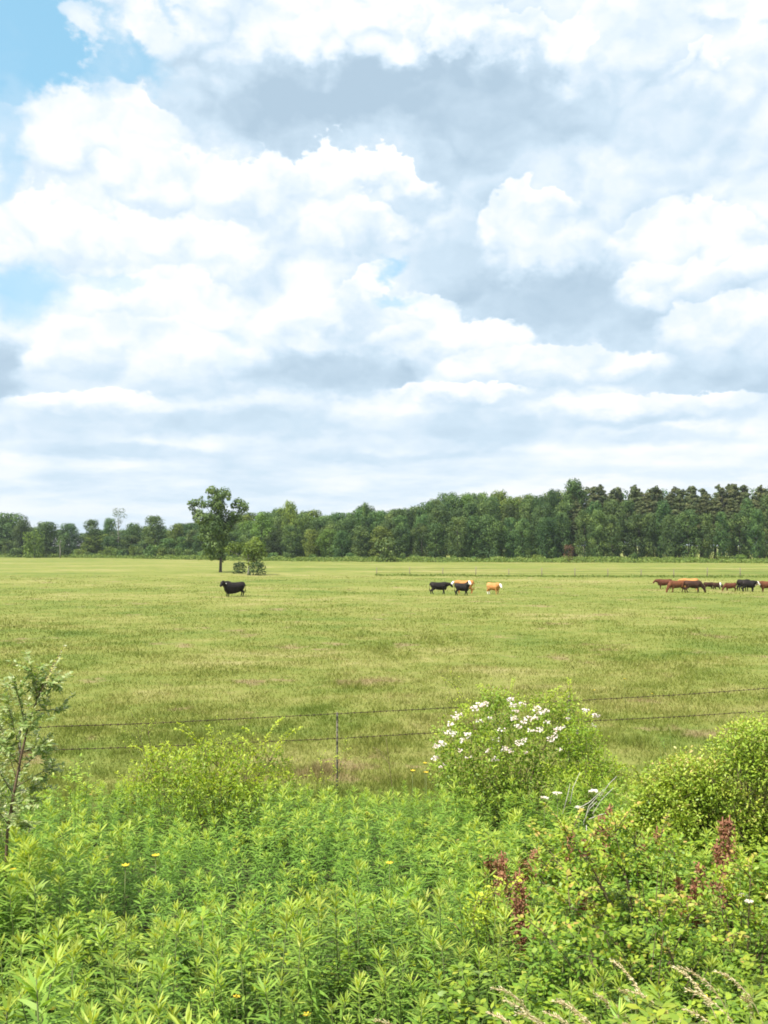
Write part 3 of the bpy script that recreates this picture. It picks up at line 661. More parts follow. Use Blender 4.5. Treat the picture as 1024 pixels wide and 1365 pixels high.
# ------------------------------------------------------------------ lone oak and its small neighbour (clumps measured on the photograph)
def measured_tree(name, base_px, base_py, clumps, label, cat, m, seed, leaf, dens, trunk_r, tint0=.45, limbs=16, tmat=None, depth=.9, fork=None):
    X, Y = ground_at(base_px, base_py); U = Y / F; r = rs(seed)
    o = thing(name, (X, Y, 0), label, cat)
    cl = []
    for (cx, cy, cr) in clumps:
        px, py = 240 + cx / 8.533, 640 + cy / 8.533; rad_ = cr / 8.533 * U * 1.08
        z = at(px, py, Y)[2]; cl.append(((px - base_px) * U, r.uniform(-1, 1) * depth, z, rad_))
        if cr > 70: cl.append(((px - base_px) * U * .8, r.uniform(-1, 1) * depth * 3.2, z + r.uniform(-.3, .3), rad_ * .8))
    mb = MB(); crown(mb, [(a, b_, c, d_ * .98) for a, b_, c, d_ in cl], leaf, dens, r, tint0=tint0, flat=.9); link('crown', mb.mesh(name + '_crown', m), o)
    top = max(c[2] for c in cl); mb = MB()
    tube(mb, [(0, 0, -.3), (0, 0, .3), (.05, 0, top * .18), (.1, .05, top * .4), (-.05, 0, top * .62), (.1, 0, top * .85)], np.array([1.5, 1.15, .95, .8, .5, .2]) * trunk_r, 9)
    for c in [cl[i] for i in r.permutation(len(cl))[:limbs]]:
        z0 = max(top * .16, min(c[2] * .62, top * .6)); s_ = np.array([.05, 0, z0]); e = np.array(c[:3])
        tube(mb, bez(s_, (s_ + e) / 2 + np.array([0, 0, -.06 * top]), e, 6), np.linspace(trunk_r * .42, trunk_r * .08, 6), 5)
    link('trunk', mb.mesh(name + '_trunk', tmat or m_bark, True), o); return o
oak = [(370, 120, 62), (330, 125, 45), (410, 130, 45), (500, 130, 55), (540, 165, 45), (555, 205, 35), (430, 205, 72), (470, 180, 50), (320, 195, 26), (240, 195, 18), (115, 262, 34), (160, 255, 50), (215, 262, 62), (285, 280, 52), (130, 315, 40),
       (165, 370, 50), (230, 370, 50), (370, 262, 55), (450, 290, 80), (400, 330, 60), (640, 240, 48), (690, 262, 55), (740, 290, 42), (600, 290, 45), (690, 330, 55), (750, 330, 28), (480, 370, 70), (560, 400, 60), (620, 400, 60), (660, 430, 50),
       (250, 440, 80), (180, 440, 50), (330, 440, 80), (420, 450, 95), (300, 540, 95), (410, 560, 110), (520, 520, 90), (580, 470, 60), (270, 640, 70), (370, 660, 105), (480, 630, 90), (350, 750, 85), (440, 760, 95), (430, 850, 65), (470, 880, 50), (380, 870, 50), (290, 820, 50), (540, 720, 65)]
measured_tree('oak_tree', 294, 763, oak, 'lone spreading oak with gaps in its crown standing in the pasture', 'tree', m_oak, 71, .36, 175, .22, limbs=22)
small = [(850, 700, 70), (800, 740, 70), (900, 760, 70), (760, 800, 60), (850, 800, 85), (930, 820, 60), (970, 840, 35), (700, 750, 55), (640, 760, 60), (560, 790, 55), (620, 820, 45), (800, 860, 60), (880, 870, 60), (720, 850, 45), (590, 740, 50), (800, 930, 50), (870, 940, 50)]
measured_tree('small_tree', 331, 766.5, small, 'small light green tree with low spreading limbs right of the oak', 'tree', m_bright, 72, .30, 160, .11, tint0=.4, limbs=10, tmat=m_palebark, depth=.6)
for (px, py, top, w, lab, s) in ((319, 765, 748, 24, 'dark low bush on the left of the small tree trunk', 1), (344, 767, 748, 28, 'dark low bush on the right of the small tree trunk', 2)):
    X, Y = ground_at(px, py); place_tree('darkbush', px, top, Y, w, lab, 'bush', 'bush', None, 0, 800 + s)

# ------------------------------------------------------------------ cattle
def hide(name, c1, c2, scale=2.5):
    m, T = mat(name); tcn = T.node('ShaderNodeTexCoord'); n = T.noise(tcn.outputs['Object'], scale, 4, 0.55)
    col = T.mixc(T.rng(n, .4, .62), c1, c2); p = T.node('ShaderNodeBsdfPrincipled'); T.put(p.inputs['Base Color'], col)
    p.inputs['Roughness'].default_value = .65; p.inputs['Specular IOR Level'].default_value = .12
    T.put(p.inputs['Sheen Weight'], 0.0)
    bb = T.node('ShaderNodeBump'); bb.inputs['Strength'].default_value = .3; bb.inputs['Distance'].default_value = .01
    T.put(bb.inputs['Height'], T.noise(tcn.outputs['Object'], 60, 3, .6)); T.l.new(bb.outputs[0], p.inputs['Normal'])
    o = T.node('ShaderNodeOutputMaterial'); T.l.new(p.outputs[0], o.inputs[0]); return m
H_BLACK = hide('black_hide', (.012, .010, .010), (.022, .017, .015)); H_DARK = hide('dark_brown_hide', (.035, .018, .013), (.06, .028, .018))
H_RED = hide('red_brown_hide', (.085, .030, .018), (.125, .045, .024)); H_TAN = hide('tan_hide', (.42, .19, .06), (.50, .25, .09)); H_ORANGE = hide('orange_hide', (.115, .042, .020), (.165, .062, .028))
H_WHITE = hide('white_hide', (.70, .66, .60), (.78, .75, .70)); H_HOOF = solid('hoof_horn', (.03, .025, .02), (.06, .05, .04), 20); M_EYE = solid('dark_eye', (.01, .008, .006), None, 1, .1, .8); M_TAGW = solid('white_ear_tag', (.8, .8, .76), None, 1, .4)
def ball(mb, c, r, seg=10):
    th = np.linspace(0, np.pi, 7)[1:-1]; ph = np.arange(seg) * 2 * np.pi / seg; r = np.broadcast_to(r, (3,))
    v = [np.array(c) + np.array([0, 0, r[2]])] + [np.array(c) + r * np.array([math.sin(t) * math.cos(p_), math.sin(t) * math.sin(p_), math.cos(t)]) for t in th for p_ in ph] + [np.array(c) - np.array([0, 0, r[2]])]
    f = []; m_ = len(th)
    for j in range(seg):
        k = (j + 1) % seg; f.append((0, 1 + j, 1 + k)); f.append((1 + m_ * seg, 1 + (m_ - 1) * seg + k, 1 + (m_ - 1) * seg + j))
        for i in range(m_ - 1): a, b_, c_, d_ = 1 + i * seg + j, 1 + i * seg + k, 1 + (i + 1) * seg + k, 1 + (i + 1) * seg + j; f += [(a, d_, c_), (a, c_, b_)]
    mb.add(v, f, .5)
def limb(mb, pts, rads):
    pts = [np.array(p_, float) for p_ in pts]
    for i in range(len(pts) - 1):
        tube(mb, [pts[i], pts[i + 1]], [rads[i], rads[i + 1]], 10)
    for p_, r_ in zip(pts, rads): ball(mb, p_, r_)
def cow(px, py, height_px, facing, coat, label, name='cow', cat='cow', group=None, pose='stand', yaw=0.0, white=(), bull=False, tagear=False, step=0, body=1.0, girth=1.0, seed=0, Yover=None):
    """facing: degrees, 0 = toward the right of the picture, 90 = away, -90 = toward the camera; yaw turns the head"""
    X, Y = ground_at(px, py); U = Y / F; s = height_px * U / 1.38; r = rs(400 + seed)
    gth = girth * (1.18 if bull else 1.0)
    mb = MB(); ring = 14; an = np.arange(ring) * 2 * np.pi / ring
    secs = [(-.86, 1.12, .10, .12), (-.80, 1.08, .20, .24), (-.66, 1.03, .27, .32), (-.42, .98, .31, .35), (-.1, .92, .345, .385), (.22, .91, .335, .40), (.46, .94, .29, .41), (.64, .98, .23, .37), (.78, 1.02, .15, .26)]
    V = []
    for (x, z, ry, rz_) in secs:
        if bull and x > .3: rz_ *= 1.12; z += .04
        for a in an:
            c_, s_ = math.cos(a), math.sin(a); wf = 1 - .22 * max(0, s_) ** 2          # narrower along the back
            V.append((x * body, c_ * ry * gth * wf, z + s_ * rz_ * (1.0 if s_ > 0 else gth)))
    n = len(secs); f = []
    for i in range(n - 1):
        for j in range(ring): k = (j + 1) % ring; a, b_, c_, d_ = i * ring + j, i * ring + k, (i + 1) * ring + k, (i + 1) * ring + j; f += [(a, b_, c_), (a, c_, d_)]
    for j in range(1, ring - 1): f += [(0, j + 1, j), ((n - 1) * ring, (n - 1) * ring + j, (n - 1) * ring + j + 1)]
    mb.add(V, f, .5)
    L = body
    g = gth
    # legs: front knees, hind hocks
    for sgn, ph in ((1, step), (-1, -step)):
        fx = .50 * L + .10 * ph
        limb(mb, [(.50 * L, sgn * .16 * g, .92), (.46 * L, sgn * .17 * g, .68), (fx * .5 + .25 * L, sgn * .165 * g, .40), (fx - .01, sgn * .165 * g, .13), (fx + .03, sgn * .165 * g, .05)], [.17, .115, .060, .042, .058])
        hx = -.66 * L - .10 * ph
        limb(mb, [(-.58 * L, sgn * .15 * g, .98), (-.46 * L, sgn * .18 * g, .72), (-.74 * L - .05 * ph, sgn * .165 * g, .47), (hx, sgn * .165 * g, .13), (hx + .05, sgn * .165 * g, .05)], [.21, .155, .066, .044, .060])
    # neck + head
    if pose == 'graze': base, nk, poll, mid_, muz = (.62 * L, 0, 1.02), (.90 * L, 0, .78), (1.06 * L, 0, .56), (1.14 * L, 0, .38), (1.22 * L, 0, .13)
    elif pose == 'up': base, nk, poll, mid_, muz = (.60 * L, 0, 1.10), (.82 * L, 0, 1.28), (.98 * L, 0, 1.46), (1.13 * L, 0, 1.38), (1.34 * L, 0, 1.24)
    elif pose == 'low': base, nk, poll, mid_, muz = (.62 * L, 0, 1.05), (.88 * L, 0, 1.10), (1.06 * L, 0, 1.14), (1.20 * L, 0, 1.04), (1.36 * L, 0, .86)
    else: base, nk, poll, mid_, muz = (.62 * L, 0, 1.08), (.86 * L, 0, 1.20), (1.02 * L, 0, 1.32), (1.17 * L, 0, 1.22), (1.36 * L, 0, 1.04)
    def turn(p_, f_):
        a = math.radians(yaw) * f_; bx = .62 * L; x, y = p_[0] - bx, p_[1]
        return (bx + x * math.cos(a) - y * math.sin(a), y * math.cos(a) + x * math.sin(a), p_[2])
    nk, poll = turn(nk, .5), turn(poll, .8)
    a = math.radians(yaw)
    def hd(p_, p0):           # head pieces turn fully about the poll
        x = p_[0] - p0; return (poll[0] + x * math.cos(a), poll[1] + x * math.sin(a), p_[2])
    p0 = {'graze': 1.06 * L, 'up': .98 * L, 'low': 1.06 * L}.get(pose, 1.02 * L)
    mid_, muz = hd(mid_, p0), hd(muz, p0)
    hs = 1.22 if bull else 1.05
    limb(mb, [base, nk, poll], [.30 * (1.12 if bull else 1), .20 * hs, .135 * hs]); limb(mb, [poll, mid_, muz], [.130 * hs, .118 * hs, .085 * hs])
    jaw = np.array(mid_) * .55 + np.array(muz) * .45 - np.array([0, 0, .03]); ball(mb, jaw, .088 * hs)
    lat = np.array([-math.sin(a), math.cos(a), 0]); pv = np.array(poll); fw = norm(np.array(muz) - pv)
    ears = []
    for sgn in (1, -1):
        e0 = pv + lat * sgn * .10; e1 = e0 + lat * sgn * .17 * hs + np.array([0, 0, -.02]) - fw * .03
        limb(mb, [e0, (e0 + e1) / 2, e1], [.035, .050, .022]); ears.append(e1)
    if pose != 'graze': limb(mb, [(.70 * L, 0, .74), (.66 * L, 0, .62)], [.12, .09])      # brisket
    limb(mb, [(-.84 * L, 0, 1.22), (-.92 * L, 0, 1.08), (-.93 * L, .02, .78), (-.90 * L, .03, .52), (-.89 * L, .03, .40)], [.05, .03, .024, .045, .03])
    if bull: limb(mb, [(.42, 0, 1.24), (.62, 0, 1.28)], [.16, .14]); limb(mb, [(-.02, 0, .56), (-.2, 0, .54)], [.07, .06])
    elif seed % 2: limb(mb, [(-.45, 0, .66), (-.50, 0, .60)], [.13, .09])
    tmp = bpy.data.objects.new('tmp', mb.mesh('tmp', coat)); C.objects.link(tmp)
    md = tmp.modifiers.new('r', 'REMESH'); md.mode = 'VOXEL'; md.voxel_size = .026
    sm = tmp.modifiers.new('s', 'SMOOTH'); sm.factor = .5; sm.iterations = 4
    dg = bpy.context.evaluated_depsgraph_get(); me = bpy.data.meshes.new_from_object(tmp.evaluated_get(dg)); bpy.data.objects.remove(tmp, do_unlink=True)
    me.name = 'cow_body'; me.materials.clear()
    for m_ in (coat, H_WHITE, H_HOOF): me.materials.append(m_)
    nf = len(me.polygons); cen = np.zeros(nf * 3); me.polygons.foreach_get('center', cen); cen = cen.reshape(-1, 3); idx = np.zeros(nf, int)
    ax = np.array(muz) - pv; Ln = np.linalg.norm(ax); t = (cen - pv) @ ax / Ln ** 2; rad_ = np.linalg.norm(cen - pv - np.clip(t, 0, 1)[:, None] * ax, axis=1)
    dl = np.abs((cen - pv) @ lat)
    if 'face' in white: idx[(t > -.12) & (t < 1.4) & (rad_ < .19 * hs) & (dl < .115 * hs)] = 1
    if 'blaze' in white: idx[(t > .0) & (t < 1.2) & (rad_ < .17) & (dl < .06)] = 1
    if 'belly' in white: idx[(cen[:, 2] < .62) & (cen[:, 2] > .5) & (np.abs(cen[:, 0]) < .4)] = 1
    if 'socks' in white: idx[(cen[:, 2] < .38) & (cen[:, 0] < 0)] = 1
    if 'tail' in white: idx[(cen[:, 0] < -.85) & (cen[:, 2] < .62)] = 1
    if 'band' in white: idx[(cen[:, 0] > .38) & (cen[:, 0] < .62) & (cen[:, 2] > .55)] = 1
    idx[cen[:, 2] < .065] = 2
    me.polygons.foreach_set('material_index', idx.astype(np.int32)); me.polygons.foreach_set('use_smooth', np.ones(nf, bool))
    o = thing(name, (X, Y, float(gz(X, Y)) - .10), label, cat, group, math.radians(facing), s)
    link('body', me, o)
    for sgn in (1, -1):
        mb = MB(); c_ = pv + ax * .30 + lat * sgn * .112 * hs + np.array([0, 0, .035]); ball(mb, c_, .022); link('eye', mb.mesh('cow_eye', M_EYE, True), o)
    if tagear:
        mb = MB(); e = ears[0 if tagear > 0 else 1] + np.array([0, 0, -.07]) + fw * .03; box(mb, e - np.array([.025, .025, .05]), e + np.array([.025, .025, .035])); link('ear_tag', mb.mesh('ear_tag', M_TAGW), o)
    return o
GM = 'cattle in the middle of the pasture'; GR = 'herd of cattle at the right of the pasture'
cow(312, 795.5, 21.5, 205, H_BLACK, 'black bull standing alone near the oak with a white ear tag', 'bull', 'bull', bull=True, yaw=42, tagear=1, body=1.08, girth=1.28, seed=1)
cow(585, 791.5, 18.5, 3, H_BLACK, 'black cow in profile facing right at the left of the middle group', group=GM, seed=2, yaw=-8, pose='low', step=1)
cow(619, 790.5, 20.0, 186, H_TAN, 'tan cow with white face standing behind the black white-faced cow', group=GM, seed=3, yaw=28, pose='low', white=('face',))
cow(616, 793, 18.5, -10, H_BLACK, 'black cow with raised white face in front of the tan one', group=GM, seed=4, yaw=-55, pose='up', white=('face',), body=.82, step=1)
cow(658, 791.5, 17.5, -38, H_TAN, 'tan cow with white face standing alone right of the middle group', group=GM, seed=5, yaw=-30, pose='low', white=('face', 'socks', 'tail'), body=.9, girth=1.05)
cow(886, 786, 15.0, 172, H_RED, 'red-brown cow at the left end of the right herd', group=GR, seed=6, pose='low', yaw=10)
cow(920, 787, 17.0, 175, H_TAN, 'tan cow whose back shows above the grazing dark cow', group=GR, seed=8, pose='low')
cow(903, 790, 17.5, 184, H_ORANGE, 'rusty orange cow between the red-brown one and the grazing dark one', group=GR, seed=7, pose='graze', yaw=15, step=1)
cow(924, 790.5, 18.0, -8, H_DARK, 'dark brown cow grazing with its head down toward the right', group=GR, seed=9, pose='graze', step=1)
cow(945, 785.5, 11.0, 8, H_DARK, 'small dark brown calf left of the calf with a white band', 'calf', 'calf', GR, seed=10, pose='graze')
cow(956, 786, 11.0, 176 - 180, H_DARK, 'small brown calf with a white band over its shoulders', 'calf', 'calf', GR, seed=11, pose='graze', white=('band',), body=.85)
cow(974, 788, 12.5, 178, H_RED, 'dark red young cow between the calves and the black pair', group=GR, seed=12, pose='graze', girth=1.1)
cow(991, 788, 17.5, 15, H_BLACK, 'black cow half hidden behind the white-faced black cow', group=GR, seed=13, pose='low', yaw=20, body=.8)
cow(998, 789, 17.0, -4, H_BLACK, 'black cow with white face at the right of the herd', group=GR, seed=14, pose='low', white=('face',), body=.85, yaw=-15)
cow(1023, 789, 16.5, 178, H_ORANGE, 'orange cow with white blaze cut by the right edge of the picture', group=GR, seed=15, pose='low', yaw=20, white=('blaze',))

# ------------------------------------------------------------------ roadside weeds: goldenrod
def goldenrod_arrays(seed):
    r = rs(seed); Ht = .82; n = 80; lv = MB(); st = MB()
    bend = r.uniform(-.05, .05, 2); cz = lambda z: np.stack([bend[0] * (z / Ht) ** 2, bend[1] * (z / Ht) ** 2, z], -1)
    z = np.concatenate([np.linspace(.10, Ht * .93, n - 18), Ht * r.uniform(.93, 1.0, 18)]); t = z / Ht
    a = np.arange(n) * 2.39996 + r.uniform(-.3, .3, n)
    elev = np.interp(t, [0, .5, .85, .95, 1.0], [-.1, .3, .5, .65, 1.05]) + r.normal(0, .14, n)
    L = np.interp(t, [0, .3, .75, .95, 1.0], [.08, .125, .13, .095, .06]) * r.uniform(.8, 1.2, n)
    D = np.stack([np.cos(a) * np.cos(elev), np.sin(a) * np.cos(elev), np.sin(elev)], 1); N = np.array([0, 0, 1.0]) + r.normal(0, .25, (n, 3))
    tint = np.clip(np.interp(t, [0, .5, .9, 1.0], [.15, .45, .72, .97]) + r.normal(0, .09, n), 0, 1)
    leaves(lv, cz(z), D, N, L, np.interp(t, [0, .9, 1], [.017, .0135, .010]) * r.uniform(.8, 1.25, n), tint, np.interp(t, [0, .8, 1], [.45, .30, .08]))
    tube(st, cz(np.linspace(-.05, Ht, 5)), [.005, .0045, .004, .003, .002], 4)
    return lv, st
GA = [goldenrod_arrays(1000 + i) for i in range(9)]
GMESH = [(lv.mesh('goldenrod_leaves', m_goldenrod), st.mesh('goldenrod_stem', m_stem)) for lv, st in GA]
def bramble_arrays(seed, m=130):
    """arching canes with three-part rounded leaves"""
    r = rs(seed); lv = MB(); st = MB()
    for k in range(9):
        a = r.uniform(0, 6.28); R_ = r.uniform(.15, .42); h = r.uniform(.45, .85); d = np.array([math.cos(a), math.sin(a), 0])
        c = bez((0, 0, -.03), d * R_ * .35 + np.array([0, 0, h * 1.15]), d * R_ + np.array([0, 0, h * .80]), 7); tube(st, c, np.linspace(.004, .002, 7), 4)
        t = r.uniform(.25, 1.0, 17); P = np.stack([np.interp(t, np.linspace(0, 1, 7), c[:, i]) for i in range(3)], 1)
        for j in range(3):
            aa = r.uniform(0, 6.28, 17); D = np.stack([np.cos(aa), np.sin(aa), r.uniform(-.1, .5, 17)], 1)
            leaves(lv, P + norm(D) * .02, D, np.array([0, 0, 1.0]) + r.normal(0, .35, (17, 3)), r.uniform(.034, .060, 17), r.uniform(.020, .032, 17), np.clip(t * .75 + r.normal(0, .12, 17), 0, 1), .2)
    return lv, st
BA = [bramble_arrays(1100 + i) for i in range(6)]
BMESH = [(lv.mesh('bramble_leaves', m_bramble), st.mesh('bramble_cane', m_stem)) for lv, st in BA]

def screen(x, y, z):
    dy_, dz_ = y, z - CAM_Z; dep = dy_ * math.cos(PITCH) + dz_ * math.sin(PITCH); up = -dy_ * math.sin(PITCH) + dz_ * math.cos(PITCH)
    return 512 + F * x / dep, 682.5 - F * up / dep
LM = ['at the far left edge', 'below the silvery sapling', 'just right of the sapling', 'left of the arching shrub', 'under the arching shrub', 'right of the arching shrub', 'just left of the fence post', 'below the fence post', 'below the thin dry stalk',
      'below the rose bush left side', 'below the rose bush middle', 'left of the crimson sorrel', 'below the bleached twigs', 'left of the rounded shrub foot', 'below the rounded shrub', 'by the right edge']
def zone(px, py):
    c = LM[int(min(15, max(0, px // 64)))]
    rr = 'on the bottom border' if py > 1320 else 'just above the border' if py > 1285 else 'near the bottom' if py > 1250 else 'low in the bank' if py > 1215 else 'below mid bank' if py > 1180 else 'halfway up the bank' if py > 1150 else 'above mid bank' if py > 1120 else 'high in the bank'
    return c, rr
r = rs(81); plants = []
y = 3.6
while y < 16.6:
    stp = 0.185 + 0.004 * y; x = -.47 * y - 3.2
    while x < .47 * y + 3.2:
        X = x + r.uniform(-.1, .1); Yp = y + r.uniform(-.1, .1); h = .78 * (1 + .20 * math.sin(X * 1.3 + 2) * math.sin(Yp * 1.1) + r.uniform(-.24, .24)) * (1.15 if X < -.30 * Yp and Yp < 10 else 1)
        if Yp > 14: h *= np.interp(Yp, [14, 16.6], [1, .62])
        z = float(gz(X, Yp)); px, py = screen(X, Yp, z + h)
        right = px > 640 + 60 * math.sin(Yp) and py > 1085
        far_r = 850 < px < 1110 and py < 1100 and Yp > 10
        hol = float(vnoise(np.array([X * 1.1]), np.array([Yp * .8]), 21, 2)[0])
        h *= .80 + .40 * hol
        if not far_r and hol > .22:
            kind = 'b' if (r.random() < (.45 if right else .02 + .10 * (vnoise(np.array([X * .9]), np.array([Yp * .7]), 33, 2)[0] > .62))) else 'g'
            plants.append((kind, X, Yp, z, h, px, py, r.uniform(0, 6.28), r.uniform(-.16, .16), r.uniform(-.16, .16)))
        x += stp
    y += stp * (1.0 if y < 9 else 1.15)
for k in range(34):
    Yp = r.uniform(7.9, 9.1); X = xat(r.uniform(-60, 70), Yp); h = r.uniform(.95, 1.25); z = float(gz(X, Yp)); px, py = screen(X, Yp, z + h); plants.append(('g', X, Yp, z, h, px, py, r.uniform(0, 6.28), r.uniform(-.15, .15), r.uniform(-.15, .15)))
for k in range(40):
    Yp = r.uniform(9.2, 10.4); X = xat(r.uniform(830, 1060), Yp); h = r.uniform(.8, 1.15); z = float(gz(X, Yp)); px, py = screen(X, Yp, z + h); plants.append(('b' if k % 2 else 'g', X, Yp, z, h, px, py, r.uniform(0, 6.28), r.uniform(-.15, .15), r.uniform(-.15, .15)))
for k in range(46):
    X = xat(r.uniform(575, 850), 13.9); Yp = r.uniform(13.2, 14.3); h = r.uniform(.85, 1.1); z = float(gz(X, Yp)); px, py = screen(X, Yp, z + h); plants.append(('g', X, Yp, z, h, px, py, r.uniform(0, 6.28), r.uniform(-.15, .15), r.uniform(-.15, .15)))
def vis(p_): return -10 < p_[5] < 1034 and p_[6] < 1362
gold = sorted([p_ for p_ in plants if p_[0] == 'g'], key=lambda p_: (not vis(p_), p_[2])); bram = sorted([p_ for p_ in plants if p_[0] == 'b'], key=lambda p_: (not vis(p_), p_[2]))
def plant_set(lst, meshes, arrays, h0, name, kindtxt, grp, nm, stuffname, part, mt, cap):
    for i, (k_, X, Yp, z, h, px, py, rz, tx, ty) in enumerate(lst[:cap]):
        c, rr = zone(px, py)
        ad = ('short ' if h < .68 else 'tall ' if h > .86 else '') + ('left-leaning ' if ty < -.045 else 'right-leaning ' if ty > .045 else '')
        o = thing(name, (X, Yp, z), f'{ad}{kindtxt} {c}, {rr}', 'plant', grp, rz, h / h0); o.rotation_euler = (tx, ty, rz)
        lm, sm_ = meshes[i % len(meshes)]; link('leaves', lm, o); link(part, sm_, o)
    mb = MB(); AR = [(lv.arrays(), st.arrays()) for lv, st in arrays]
    rest = lst[cap:]
    for i, (k_, X, Yp, z, h, px, py, rz, tx, ty) in enumerate(rest):
        M = np.array((Matrix.Rotation(rz, 3, 'Z') @ Matrix.Rotation(ty, 3, 'Y') @ Matrix.Rotation(tx, 3, 'X'))) * (h / h0)
        va, fa, ta = AR[i % len(AR)][0]
        mb.add(va @ M.T + np.array([X, Yp, z]), fa, np.clip(ta + (h / h0 - 1) * .3, 0, 1))
    tag(link(stuffname, mb.mesh(stuffname, mt)), f'dense background mass of {nm}', 'weeds', kind='stuff')
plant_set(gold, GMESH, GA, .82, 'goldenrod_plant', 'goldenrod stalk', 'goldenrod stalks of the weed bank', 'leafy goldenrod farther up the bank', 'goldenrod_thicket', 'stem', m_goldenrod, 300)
plant_set(bram, BMESH, BA, .80, 'bramble_plant', 'bramble clump', 'bramble clumps of the weed bank', 'yellow-green bramble between the stalks', 'bramble_thicket', 'cane', m_bramble, 150)

# ------------------------------------------------------------------ near shrubs
def near_shrub(name, px, Y, clumps, label, m, seed, leaf, lw, dens, stem_m=m_twig, stem_r=.006, sprigs=0, sprig_len=.5, tint0=.5, cat='shrub', updir=.35, tips=None, base_px=None, z0=None):
    """clumps in photo pixels (px, py, radius); leaves point outward and up from each clump"""
    bx = xat(base_px or px, Y); z0 = float(gz(bx, Y)) if z0 is None else z0; r = rs(seed); U = Y / F
    o = thing(name, (bx, Y, z0), label, cat); lv = MB(); st = MB()
    for (cx, cy, cr) in clumps:
        for rep in range(2 if cr > 16 else 1):
            dY = r.uniform(-1, 1) * cr * U * (1.4 if cr > 16 else .8); c = np.array(at(cx, cy, Y)) - np.array([bx, Y, z0]); c[1] += dY; rad_ = cr * U
            n = int(8 * dens * rad_ * rad_ / (leaf * leaf)); d = sphere_pts(n, r); rr = rad_ * (.35 + .7 * r.random(n) ** .6)
            P = c + d * rr[:, None] * np.array([1, 1, .9]); D = d * .8 + r.normal(size=(n, 3)) * .6 + np.array([0, 0, updir])
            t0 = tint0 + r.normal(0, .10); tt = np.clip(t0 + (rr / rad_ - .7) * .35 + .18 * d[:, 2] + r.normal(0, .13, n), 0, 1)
            leaves(lv, P, D, np.array([0, 0, 1.0]) + r.normal(0, .5, (n, 3)), leaf * r.uniform(.6, 1.3, n), lw * r.uniform(.7, 1.2, n), tt, .2)
            s_ = np.array([r.uniform(-.08, .08), r.uniform(-.08, .08), -.05]); tube(st, bez(s_, (s_ + c) * .5 + np.array([0, 0, .2 * np.linalg.norm(c)]), c, 7), np.linspace(stem_r, stem_r * .3, 7), 5)
            for _ in range(3):
                e = c + sphere_pts(1, r)[0] * rad_ * .8; tube(st, [c, (c + e) / 2, e], np.linspace(stem_r * .3, stem_r * .12, 3), 4)
    for k in range(sprigs):
        cx, cy, cr = clumps[r.integers(len(clumps))]; s_ = np.array(at(cx, cy, Y)) - np.array([bx, Y, z0]); a = r.uniform(0, 6.28); ln = sprig_len * r.uniform(.6, 1.1)
        e = s_ + np.array([math.cos(a) * ln * .75, math.sin(a) * ln * .5, ln * r.uniform(.35, .9)]); sprig(lv, st, s_, e, r, leaf, lw, tint0 + .3)
    link('leaves', lv.mesh(name + '_leaves', m), o); link('stems', st.mesh(name + '_stems', stem_m), o); return o
def sprig(lv, st, s_, e, r, leaf, lw, tint, arch=.25, n=None, pinn=True, rad0=.004):
    s_, e = np.asarray(s_, float), np.asarray(e, float); Ln = np.linalg.norm(e - s_)
    c = bez(s_, (s_ + e) / 2 + np.array([0, 0, arch * Ln]), e, 9); tube(st, c, np.linspace(rad0, rad0 * .4, 9), 4)
    n = n or max(10, int(Ln / .012)); t = np.linspace(.15, 1, n); P = np.stack([np.interp(t, np.linspace(0, 1, 9), c[:, i]) for i in range(3)], 1)
    T_ = norm(np.gradient(P, axis=0)); side = norm(np.cross(T_, [0, 0, 1.0])) * np.where(np.arange(n) % 2, 1, -1)[:, None]
    D = side * .8 + T_ * .5 + r.normal(0, .3, (n, 3)) + np.array([0, 0, .15])
    leaves(lv, P, D, np.array([0, 0, 1.0]) + r.normal(0, .3, (n, 3)), leaf * r.uniform(.7, 1.25, n), lw * r.uniform(.8, 1.2, n), np.clip(tint + r.normal(0, .12, n), 0, 1), .2)

